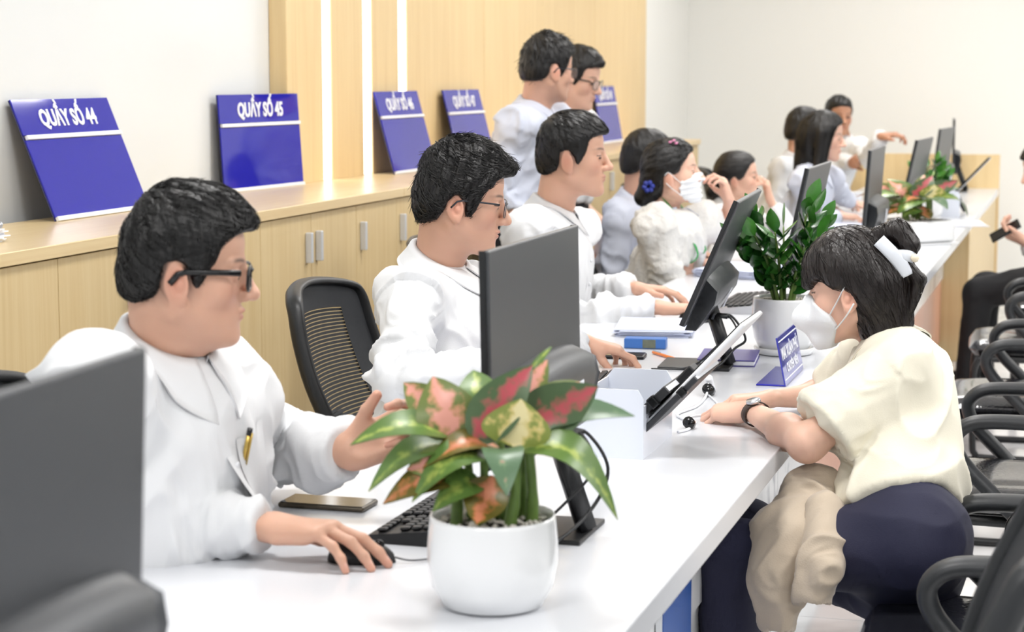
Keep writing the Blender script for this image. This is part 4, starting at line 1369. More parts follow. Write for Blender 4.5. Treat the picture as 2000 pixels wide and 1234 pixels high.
def arm_mesh(P, sd, start):
    """forearm (from fraction start) and hand; start<1 begins on the upper arm"""
    S, E, W = (np.array(P[k+sd], float) for k in ('sh', 'el', 'wr'))
    hd = P['hand'+sd]; f = P['head'].get('sex', 'm') == 'f'
    hs = hd.get('s', .93 if f else 1.02)
    hv = P.get('hh', P['h'])
    x = unit(hd['d'])
    ext = W + x*.20*hs
    A = S + (E-S)*start if start < 1 else E + (W-E)*(start-1)
    pts = np.array([A, W, ext, E if start < 1 else A])
    v = Vol(pts.min(0)-.075, pts.max(0)+.075, hv)
    k = .84 if f else 1.0
    z = unit(np.array(hd['n'], float) - x*(np.array(hd['n'], float)@x))
    if start < 1:
        v.cap(A, E, .046*k, .040*k, k=.03)
        v.cap(E, E+(W-E)*.35, .040*k, .042*k, k=.03)
        v.cap(E+(W-E)*.35, W, .042*k, .0265*k, k=.03, flat=(z, .86))
    else:
        v.cap(A, W, .033*k, .0265*k, k=.03, flat=(z, .84))
    tips = hand_ops(v, W, hd, sd, hs)
    V, Q = v.mesh()
    base = np.array(lin(SKIN[P['head'].get('skin', 'm')]))
    C = np.tile(base, (len(V), 1))*(.94+.12*vnoise(V*45))[:, None]
    for (p, d, zz) in tips:
        e = np.exp(-((V-p)**2).sum(1)/.012**2)[:, None]*.45
        C = C*(1-e)+np.array(lin((222, 150, 132)))*e
        cn = p + zz*.007 - d*.002
        e = (np.exp(-(((V-cn)**2).sum(1)/.0052**2)**2))[:, None]*.55
        C = C*(1-e)+np.array(lin((236, 196, 184)))*e
    return V, Q, C

def torso_frame(P):
    R_, L_ = np.array(P['shR'], float), np.array(P['shL'], float); pel = np.array(P['pel'], float)
    mid = (R_+L_)/2; up = unit(mid-pel); left = unit(L_-R_); left = unit(left - up*(left@up)); fwd = np.cross(left, up)
    return mid, pel, up, left, fwd

def torso_ops(v, P, o=0.0, arms=True, loose=1.0, kk=.05):
    mid, pel, up, left, fwd = torso_frame(P)
    B = P.get('build', 1.0); fat = P.get('belly', 0.0)
    Rm = np.stack([fwd, left, up], 1)
    sw = np.linalg.norm(np.array(P['shL'])-np.array(P['shR']))/2
    nb = np.array(P['nb'], float)
    L = np.linalg.norm(mid-pel)
    hunch = P.get('hunch', 0.0)
    cw = min(sw*.92, .168*B)
    v.ell(mid - up*.11 + fwd*(.012-hunch), (.108*B+o, cw+o, .17), Rm, k=kk)
    v.ell(pel + up*L*.50 + fwd*(.015+fat*.3-hunch*.7), (.112*B+fat+o, .150*B+fat*.8+o, .19), Rm, k=kk)
    v.ell(pel + up*L*.17 + fwd*(.012+fat*.4), (.118*B+fat*.7+o, .162*B+fat*.6+o, .16), Rm, k=kk)
    for s_, k_ in ((-1, 'shR'), (1, 'shL')):
        S = np.array(P[k_], float)
        v.cap(nb - up*.072 + left*s_*.02 - fwd*.015, S - up*.014, .046*B+o, .045*B+o, k=.06)
        v.ell(S - up*.006, (.051*B+o, .050*B+o, .052*B+o), Rm, k=.05)
    return mid, pel, up, left, fwd, Rm

def body_mesh(P):
    """torso, limbs under the clothes"""
    h = max(P['h']*3.2, .009)
    keys = ['shR', 'shL', 'elR', 'elL', 'wrR', 'wrL', 'pel', 'nb', 'knR', 'knL', 'anR', 'anL']
    pts = np.array([P[k] for k in keys if k in P], float)
    v = Vol(pts.min(0)-.22, pts.max(0)+.18, h)
    torso_ops(v, P, -.012)
    f = P['head'].get('sex', 'm') == 'f'; k = .84 if f else 1.0
    for s in 'RL':
        S, E, W = (np.array(P[q+s], float) for q in ('sh', 'el', 'wr'))
        v.cap(S, E, .044*k, .038*k, k=.02); v.cap(E, E+(W-E)*.75, .037*k, .028*k, k=.02)
    mid, pel, up, left, fwd = torso_frame(P)
    for s_, s in ((-1, 'R'), (1, 'L')):
        if 'kn'+s in P:
            hip = pel + left*s_*.085
            K, A = np.array(P['kn'+s], float), np.array(P['an'+s], float)
            v.cap(hip, K, .072*k, .048*k, k=.03); v.cap(K, A, .046*k, .034*k, k=.02)
    return v.mesh()

def fold_disp(V, N, P, amp=1.0):
    """cloth folds: gathered near elbows, armpits and waist"""
    mid, pel, up, left, fwd = torso_frame(P)
    D = np.zeros(len(V), np.float32)
    sd = P.get('seed', 1)*13.7
    wt = np.ones(len(V), np.float32)
    for s in 'RL':
        S, E, W = (np.array(P[q+s], float) for q in ('sh', 'el', 'wr'))
        for (a, b, gl, gr) in ((S, E, .15, 1.0), (E, W, 1.0, .04)):
            ax = b-a; L = np.linalg.norm(ax); ax = ax/L
            rel = V-a; t = rel@ax
            rad = np.linalg.norm(rel - t[:, None]*ax, axis=1)
            w = np.clip((.085-rad)/.03, 0, 1)*np.clip((t+.03)/.03, 0, 1)*np.clip((L+.03-t)/.03, 0, 1)
            u = unit(np.cross(ax, (0.3, .2, .9))); q = np.cross(ax, u)
            cu, cq = rel@u, rel@q
            tl = np.clip(t/L, 0, 1); g = gl*(1-tl)+gr*tl
            cd = np.stack([t*24 + cu*16 + 5*vnoise(np.stack([t*7, cu*14, cq*14], 1)), cu*11, cq*11], 1)+sd
            n = vnoise(cd); r = 1-np.abs(2*n-1)
            n2 = vnoise(cd*1.9+9); r2 = 1-np.abs(2*n2-1)
            D = D*(1-w) + w*g*(.024*(r**2.4-.28) + .009*(r2**1.5-.4))
    rel = V-pel; a, b, c = rel@left, rel@up, rel@fwd
    inarm = np.zeros(len(V), np.float32)
    for s in 'RL':
        S, E = np.array(P['sh'+s], float), np.array(P['el'+s], float)
        ax = unit(E-S); r3 = V-S; t = r3@ax
        rad = np.linalg.norm(r3 - t[:, None]*ax, axis=1)
        inarm = np.maximum(inarm, np.clip((.09-rad)/.03, 0, 1)*(t > .02))
    cd = np.stack([a*13 + b*6 + 3*vnoise(np.stack([a*8, b*5, c*8], 1)), b*5.5 - a*3, c*9], 1) + sd + 50
    r = 1-np.abs(2*vnoise(cd)-1); r2 = 1-np.abs(2*vnoise(cd*2.1+4)-1)
    wch = np.clip((c-.03)/.05, 0, 1)*np.clip((b-.18)/.08, 0, 1)*np.clip((.15-np.abs(a))/.05, 0, 1)
    D += (1-.6*wch)*(1-inarm)*(.021*(r**2.4-.28) + .008*(r2**1.5-.4))
    dn = np.linalg.norm(V-np.array(P['nb'], float), axis=1)
    return D*amp*np.clip((dn-.085)/.12, .08, 1)

def shirt_mesh(P):
    T = P['shirt']; h = T.get('h', max(P['h']*1.9, .0048))
    sl = T.get('sleeve', 1.94)      # how far down the arm, 1 = elbow, 2 = wrist
    pts = np.array([P[k] for k in ('shR', 'shL', 'elR', 'elL', 'wrR', 'wrL', 'pel', 'nb')], float)
    v = Vol(pts.min(0)-.20, pts.max(0)+.17, h)
    o = T.get('o', .010)
    mid, pel, up, left, fwd, Rm = torso_ops(v, P, o)
    f = P['head'].get('sex', 'm') == 'f'; k = (.86 if f else 1.0)*T.get('arm', 1.0)
    for s in 'RL':
        S, E, W = (np.array(P[q+s], float) for q in ('sh', 'el', 'wr'))
        if sl <= 1:
            C = S + (E-S)*sl
            v.cap(S, C, .056*k+o*.5, .057*k+o, k=.03)
            ax = unit(E-S)
            v.cap(C-ax*.038, C+ax*.02, .058*k+o+.003, .059*k+o+.003, k=.003)
        else:
            v.cap(S, E, .058*k, .051*k, k=.03)
            C = E + (W-E)*(sl-1)
            v.cap(E, C, .051*k, .036*k+.004, k=.02)
            ax = unit(W-E)
            cuff = T.get('cuff', .055)
            if cuff: v.cap(C-ax*cuff, C+ax*.02, .0395*k+.003, .0375*k+.003, k=.004)
        u = unit(np.cross(ax, (.3, .1, .9))); w = np.cross(ax, u)
        v.box(C + ax*.06, (.06, .085, .085), np.stack([ax, u, w], 1), .002, .004, 's')
    # hem
    if T.get('hem') is not None:
        v.box(pel + up*(T['hem']-.3), (.4, .4, .3), Rm, .002, .006, 's')
    # neck opening
    nb = np.array(P['nb'], float); hc = np.array(P['head']['c'], float); na = unit(hc-nb)
    v.cap(nb + na*.018 + fwd*.004, nb + na*.12, .052, .058, k=.006, op='s')
    V, Q = v.mesh()
    N = normals(V, Q)
    P['_plain'] = BVHTree.FromPolygons([Vector(x) for x in V.tolist()], Q.tolist())
    V = V + N*fold_disp(V, N, P, T.get('fold', 1.0))[:, None]
    return relax(V, Q, 1, .25), Q

def collar_mesh(P, base, tree, stand=.044, leaf=.055, point=.090, r=.064, gap=12, spread=0.0):
    """stand-and-fall shirt collar around the neck"""
    mid, pel, up, left, fwd = torso_frame(P)
    nb = np.array(P['nb'], float); hc = np.array(P['head']['c'], float)
    na = unit(unit(hc-nb)*.55 + up*.45)
    fw = unit(fwd - na*(fwd@na)); lf = np.cross(na, fw)
    cen = nb - na*.030
    n = 44; m = 7; vs = []; fs = []
    def ring(th, rad, hgt):
        return cen + fw*(math.cos(th)*rad*1.04) + lf*(math.sin(th)*rad*.98) + na*hgt
    rows = []
    for i in range(n+1):
        th = math.radians(gap + (360-2*gap)*i/n)
        fr = .5+.5*math.cos(th)             # 1 front, 0 back
        ft = stand*(1.0-.60*fr)             # top height falls to the front
        row = []
        for j in range(3):                  # inner stand
            q = j/2; row.append(ring(th, r-.003+.0005*j, -.025 + (ft+.025)*q))
        tf_ = min(th, 2*math.pi-th)-math.radians(gap)
        Lf = leaf + (point-leaf)*max(0, 1-tf_/math.radians(62))**1.2
        thl = th
        for j in range(1, m):
            q = j/(m-1)
            dth = (1 if th < math.pi else -1)*spread*q*max(0, fr-.5)*2
            row.append(ring(th+dth, r+.006+.024*q**1.1+.014*fr*q, ft + .004*math.sin(math.pi*min(1, q*2)) - Lf*q*.92))
        rows.append(row)
    k = len(rows[0])
    for row in rows:                        # let the leaf lie on the shirt
        for j in range(3, k):
            w = tree.find_nearest(Vector(row[j].tolist()))
            if w[0] is not None:
                lft = .006 + .003*(j-2)/(k-3)
                dd = row[j]-np.array(w[0]); nn = np.array(w[1])
                if dd@nn < lft: row[j] = row[j] + nn*(lft-dd@nn)
    A_ = np.array(rows)
    for _ in range(4):
        A_[1:-1, 4:] = A_[1:-1, 4:]*.5 + .25*(A_[:-2, 4:]+A_[2:, 4:])
    rows = A_
    for row in rows: vs += [p-np.array(base) for p in row]
    for i in range(n):
        for j in range(k-1):
            a = i*k+j; fs.append((a, a+1, a+k+1, a+k))
    n0 = len(vs)
    V = np.array(vs, np.float32); Q = np.array(fs)
    Nn = normals(V, Q)
    V2 = V - Nn*.003
    E = []
    for i in range(n):
        for j in (0, k-1):
            a = i*k+j; E.append((a, a+k, n0+a+k, n0+a))
    for j in range(k-1):
        for i in (0, n):
            a = i*k+j; E.append((a, a+1, n0+a+1, n0+a))
    return np.concatenate([V, V2]), np.concatenate([Q, Q[:, ::-1]+n0, np.array(E)])

def patch_on(tree, org, du, dv, nu, nv, dirv, lift=.003, thick=.002):
    """grid draped on a surface: points org+du*i+dv*j pushed along dirv until they meet it"""
    vs = []; ok = True
    for i in range(nu+1):
        for j in range(nv+1):
            p = Vector((org + du*(i/nu) + dv*(j/nv)).tolist()); d = Vector(dirv.tolist())
            r = tree.ray_cast(p - d*.25, d, .6)
            if r[0] is None: return None
            edge = i in (0, nu) or j in (0, nv)
            vs.append(np.array(r[0]) - np.array(dirv)*(lift if not edge else lift-thick))
    V = np.array(vs); G = V.reshape(nu+1, nv+1, 3)
    for _ in range(6):
        G[1:-1, 1:-1] = G[1:-1, 1:-1]*.5 + .125*(G[:-2, 1:-1]+G[2:, 1:-1]+G[1:-1, :-2]+G[1:-1, 2:])
        G[0, 1:-1] = G[0, 1:-1]*.5+.25*(G[0, :-2]+G[0, 2:]); G[-1, 1:-1] = G[-1, 1:-1]*.5+.25*(G[-1, :-2]+G[-1, 2:])
    V = G.reshape(-1, 3)
    Q = [(i*(nv+1)+j, i*(nv+1)+j+1, (i+1)*(nv+1)+j+1, (i+1)*(nv+1)+j) for i in range(nu) for j in range(nv)]
    return V.astype(np.float32), np.array(Q)

def trousers_mesh(P, h, o=.012):
    pts = np.array([P[k] for k in ('pel', 'knR', 'knL', 'anR', 'anL')], float)
    v = Vol(pts.min(0)-.22, pts.max(0)+.20, h)
    mid, pel, up, left, fwd = torso_frame(P)
    B = P.get('build', 1.0); fat = P.get('belly', 0)
    Rm = np.stack([fwd, left, up], 1)
    hb = P.get('hipw', .165)
    v.ell(pel + up*.03, (.120*B+fat*.6+o, hb*B+o, .125), Rm, k=.05)
    f = P['head'].get('sex', 'm') == 'f'; k = .95 if f else 1.0
    for s_, s in ((-1, 'R'), (1, 'L')):
        hip = pel + left*s_*.088 - up*.02
        K, A = np.array(P['kn'+s], float), np.array(P['an'+s], float)
        v.cap(hip, K, .088*k+o*.5, .064*k+o*.5, k=.05)
        v.cap(K, A, .063*k+o*.5, .050*k+o*.5, k=.03)
    wl = P.get('waist', .16)
    v.box(pel + up*(wl+.3) - fwd*.06, (.21, .3, .3), Rm, .002, .006, 's')
    V, Q = v.mesh(); N = normals(V, Q)
    cd = V*np.array((16, 16, 16)) + 3
    r = 1-np.abs(2*vnoise(cd)-1)
    for s in 'RL':
        K = np.array(P['kn'+s], float)
    V = V + N*((r-.5)*.006)[:, None]
    return V, Q
# ------------------------------------------------------------------ putting a person together
def vx(V, base): return (np.asarray(V) - np.array(base, np.float32)).astype(np.float32)
def child(name, V, Q, m, parent, base):
    return link(name, np_mesh(name, vx(V, base), np.asarray(Q)), m, parent)
def mbchild(name, mb, m, parent, base):
    b = Vector(base)
    mb.v = [tuple(Vector(v)-b) for v in mb.v]
    return mb.build(name, m, parent)

def glasses(P, o, base, frame_mat, rim=.0016, full=True, shape=(.026, .020)):
    H = P['head']; s = H.get('s', 1.0); R = Matrix(frame(*H['rot']).tolist()); c = Vector(H['c'])
    def w(x, y, z): return c + R @ (Vector((x, y, z))*s)
    g = MB()
    lenses = []
    for sd in (-1, 1):
        pts = []; n = 28
        for i in range(n+1):
            a = 2*math.pi*i/n
            ca, sa = math.cos(a), math.sin(a)
            ex = math.copysign(abs(ca)**.65, ca)*shape[0]; ez = math.copysign(abs(sa)**.65, sa)*shape[1]
            y = sd*.034 + ex; z = -.006 + ez
            x = .1035 - .30*max(0, abs(y)-.012)**1.25 - .06*(-.006-z)*-1*.3
            pts.append((x, y, z))
        g.tube([w(*p) for p in pts], rim*s, 6)
        lenses.append([w(*p) for p in pts[:-1]])
        # temple
        g.tube([w(.085, sd*.060, .004), w(.05, sd*.0755, .004), w(.0, sd*.0835, .002), w(-.012, sd*.084, -.002), w(-.024, sd*.082, -.018)], rim*s*1.25, 6, True, (1.5, .8), (0, 0, 1))
    g.tube([w(.1035, -.010, .003), w(.1065, 0, .006), w(.1035, .010, .003)], rim*s, 6)
    gl = mbchild('glasses', g, frame_mat, o, base)
    for L in lenses:
        m = MB(); cen = sum(L, Vector())/len(L); n = len(L)
        f = (R @ Vector((.0009, 0, 0)))
        m.add([cen+f]+[q+f for q in L]+[cen-f]+[q-f for q in L], [(0, 1+i, 1+(i+1) % n) for i in range(n)]+[(n+1, n+2+(i+1) % n, n+2+i) for i in range(n)], True)
        mbchild('lens', m, M_LENS, gl, base)
    return gl

def face_mask(P, o, base, kn=False):
    """mask shell grown from the lower face"""
    H = P['head']; s = H.get('s', 1.0); R = frame(*H['rot']); c = np.array(H['c'])
    v = Vol((-.02, -.09, -.15), (.15, .09, .03), P['h']*1.1/s)
    t = .006
    v.ell((.033, 0, -.020), (.055+t, .060+t, .060+t), k=.02)
    for sd in (-1, 1):
        v.ell((.046, sd*.037, -.028), (.030+t, .026+t, .030+t), k=.02)
        v.cap((.010, sd*.047, -.060), (.060, sd*.016, -.098), .020+t, .018+t, k=.028)
    v.ell((.056, 0, -.066), (.037+t, .037+t, .040+t), k=.02)
    v.ell((.073, 0, -.104), (.018+t, .021+t, .016+t), k=.02)
    v.cap((.098, 0, -.012), (.106, 0, -.034), .010, .014, k=.02)
    if kn:
        v.cap((.100, 0, -.020), (.124, 0, -.056), .010, .012, k=.03)
        v.cap((.124, 0, -.056), (.088, 0, -.112), .012, .016, k=.035)
        for sd in (-1, 1): v.cap((.124, 0, -.056), (.050, sd*.055, -.060), .010, .012, k=.03)
        poly = [(.16, -.004), (.100, -.004), (.075, -.022), (.040, -.052), (.030, -.075), (.042, -.100), (.062, -.128), (.16, -.135)]
    else:
        poly = [(.16, -.006), (.098, -.006), (.070, -.022), (.030, -.034), (.022, -.060), (.022, -.088), (.052, -.118), (.16, -.124)]
    v.polyxz(poly, .004)
    V, Q = v.mesh()
    if not kn:
        N = normals(V, Q); V = V + N*(.0022*np.sign(np.sin(V[:, 2]*300)))[:, None]
    m = child('face_mask', c + s*(V @ R.T), Q, M_MASK, o, base)
    Rm = Matrix(R.tolist()); cc = Vector(c.tolist())
    def w(x, y, z): return cc + Rm @ (Vector((x, y, z))*s)
    for sd in (-1, 1):
        e = MB()
        if kn:
            e.tube(spline([w(.040, sd*.0685, -.050), w(.015, sd*.078, -.020), w(-.010, sd*.086, .010), w(-.022, sd*.085, .004)], 4), .0022, 6, True, (1, .5))
            e.tube(spline([w(.036, sd*.063, -.086), w(.012, sd*.072, -.066), w(-.006, sd*.084, -.050), w(-.022, sd*.084, -.030)], 4), .0022, 6, True, (1, .5))
        else:
            e.tube(spline([w(.030, sd*.071, -.036), w(.010, sd*.079, -.014), w(-.010, sd*.085, .008), w(-.026, sd*.084, -.002)], 4), .0015, 6)
            e.tube(spline([w(.026, sd*.066, -.086), w(.008, sd*.076, -.066), w(-.008, sd*.083, -.05), w(-.024, sd*.083, -.03)], 4), .0015, 6)
        mbchild('ear_loop', e, M_MASK, m, base)
    return m

def watch(P, o, sd, base, strap, face, f=.12, r=.030):
    """band around the forearm at fraction f back from the wrist"""
    E, W = Vector(P['el'+sd]), Vector(P['wr'+sd]); ax = (W-E).normalized()
    n = Vector(P['hand'+sd]['n']); n = (n-ax*n.dot(ax)).normalized(); u = n.cross(ax)
    c = W - ax*f*(W-E).length
    m = MB(); k = 26; rows = []
    for i in range(k):
        a = 2*math.pi*i/k
        for (dx, rr) in ((-.010, r), (-.010, r+.0025), (.010, r+.0025), (.010, r)):
            rows.append(c + ax*dx + u*math.cos(a)*rr + n*math.sin(a)*rr*.88)
    fs = []
    for i in range(k):
        j = (i+1) % k
        for q in range(4): fs.append((i*4+q, i*4+(q+1) % 4, j*4+(q+1) % 4, j*4+q))
    m.add(rows, fs, True)
    w = mbchild('watch', m, strap, o, base)
    Rm = Matrix((u, ax, -n)).transposed()
    fc = MB(); fc.lathe([(.002, 0), (.0155, 0), (.0165, .003), (.0155, .0065), (.002, .007)], c - n*(r*.88+.001), 24, Rm)
    mbchild('watch_case', fc, face, w, base)
    return w

def person(P):
    b = P['base'] = (round(float(P['pel'][0]), 3), round(float(P['pel'][1]), 3), 0.0)
    parts = head_mesh(P)
    V, Q = body_mesh(P)
    base_c = np.array(lin(SKIN[P['head'].get('skin', 'm')]))
    parts.append((V, Q, np.tile(base_c, (len(V), 1))))
    sl = P['shirt'].get('sleeve', 1.94)
    for sd in 'RL':
        st = max(.15, sl-.35) if sl <= 1 else max(1.0, sl-.30) if sl > 1.5 else .55
        parts.append(arm_mesh(P, sd, st))
    Vs, Qs, Cs = [], [], []; n = 0
    for V, Q, C in parts:
        Vs.append(V); Qs.append(np.asarray(Q)+n); Cs.append(C); n += len(V)
    o = link('person', np_mesh('person', vx(np.concatenate(Vs), b), np.concatenate(Qs), np.concatenate(Cs)), M_SKIN, None, b)
    tag(o, P['label'], 'person', P.get('group'))
    # shirt
    T = P['shirt']
    V, Q = shirt_mesh(P)
    sh = child(T.get('name', 'shirt'), V, Q, T.get('mat', M_SHIRT), o, b)
    tree = BVHTree.FromPolygons([Vector(x) for x in V.tolist()], Q.tolist())
    if T.get('collar', True):
        Vc, Qc = collar_mesh(P, (0, 0, 0), P['_plain'], **T.get('ckw', {}))
        child('collar', Vc, Qc, T.get('cmat', T.get('mat', M_SHIRT)), sh, b)
    mid, pel, up, left, fwd = torso_frame(P)
    if T.get('placket'):
        p = patch_on(tree, mid - up*.06 - left*.017, left*.034, -up*.36, 4, 26, -fwd, .0035, .0035)
        if p: child('placket', p[0], p[1], T.get('mat', M_SHIRT), sh, b)
        for k in range(5):
            q = mid - up*(.075+.075*k)
            r = tree.ray_cast(Vector((q + fwd*.3).tolist()), Vector((-fwd).tolist()), .6)
            if r[0]:
                bt = MB(); bt.lathe([(.001, .003), (.0055, .003), (.006, .0045), (.0045, .006), (.001, .0062)], r[0], 12, Vector(fwd.tolist()).to_track_quat('Z', 'Y').to_matrix())
                mbchild('button', bt, M_WHITEP, sh, b)
    if T.get('pocket'):
        pk = T['pocket']
        p = patch_on(tree, mid - up*T.get('pu', .10) + left*pk, left*.105, -up*.12, 8, 8, -fwd, .006, .005)
        if p: child('pocket', p[0], p[1], T.get('mat', M_SHIRT), sh, b)
    # trousers, shoes
    V, Q = trousers_mesh(P, P.get('th', .010))
    child('trousers', V, Q, P.get('tmat', M_TROUSER), o, b)
    for sd in 'RL':
        A = Vector(P['an'+sd]); d = Vector(fwd.tolist()); d.z = 0; d.normalize()
        if 'toe' in P: d = Vector(P['toe']).normalized()
        v = Vol(np.array(A)-.28, np.array(A)+.28, .007)
        a0 = A + Vector((0, 0, -.035))
        v.cap(a0 - d*.03, a0 + d*.02, .043, .042, k=.02)
        v.cap(A - d*.02 + Vector((0, 0, -.045)), A + d*.15 + Vector((0, 0, -.055)), .040, .034, k=.03)
        v.cap(A, a0, .04, .042, k=.02)
        Rb = np.eye(3)
        v.box(np.array((A.x, A.y, A.z-.085-.1+.0)), (.4, .4, .1), Rb, .002, .004, 's')
        V, Q = v.mesh()
        child('shoe', V, Q, M_SHOE, o, b)
    hm = hair_mesh(P)
    if hm: child('hair', hm[0], hm[1], P['hair'].get('mat', M_HAIR), o, b)
    return o, sh, tree
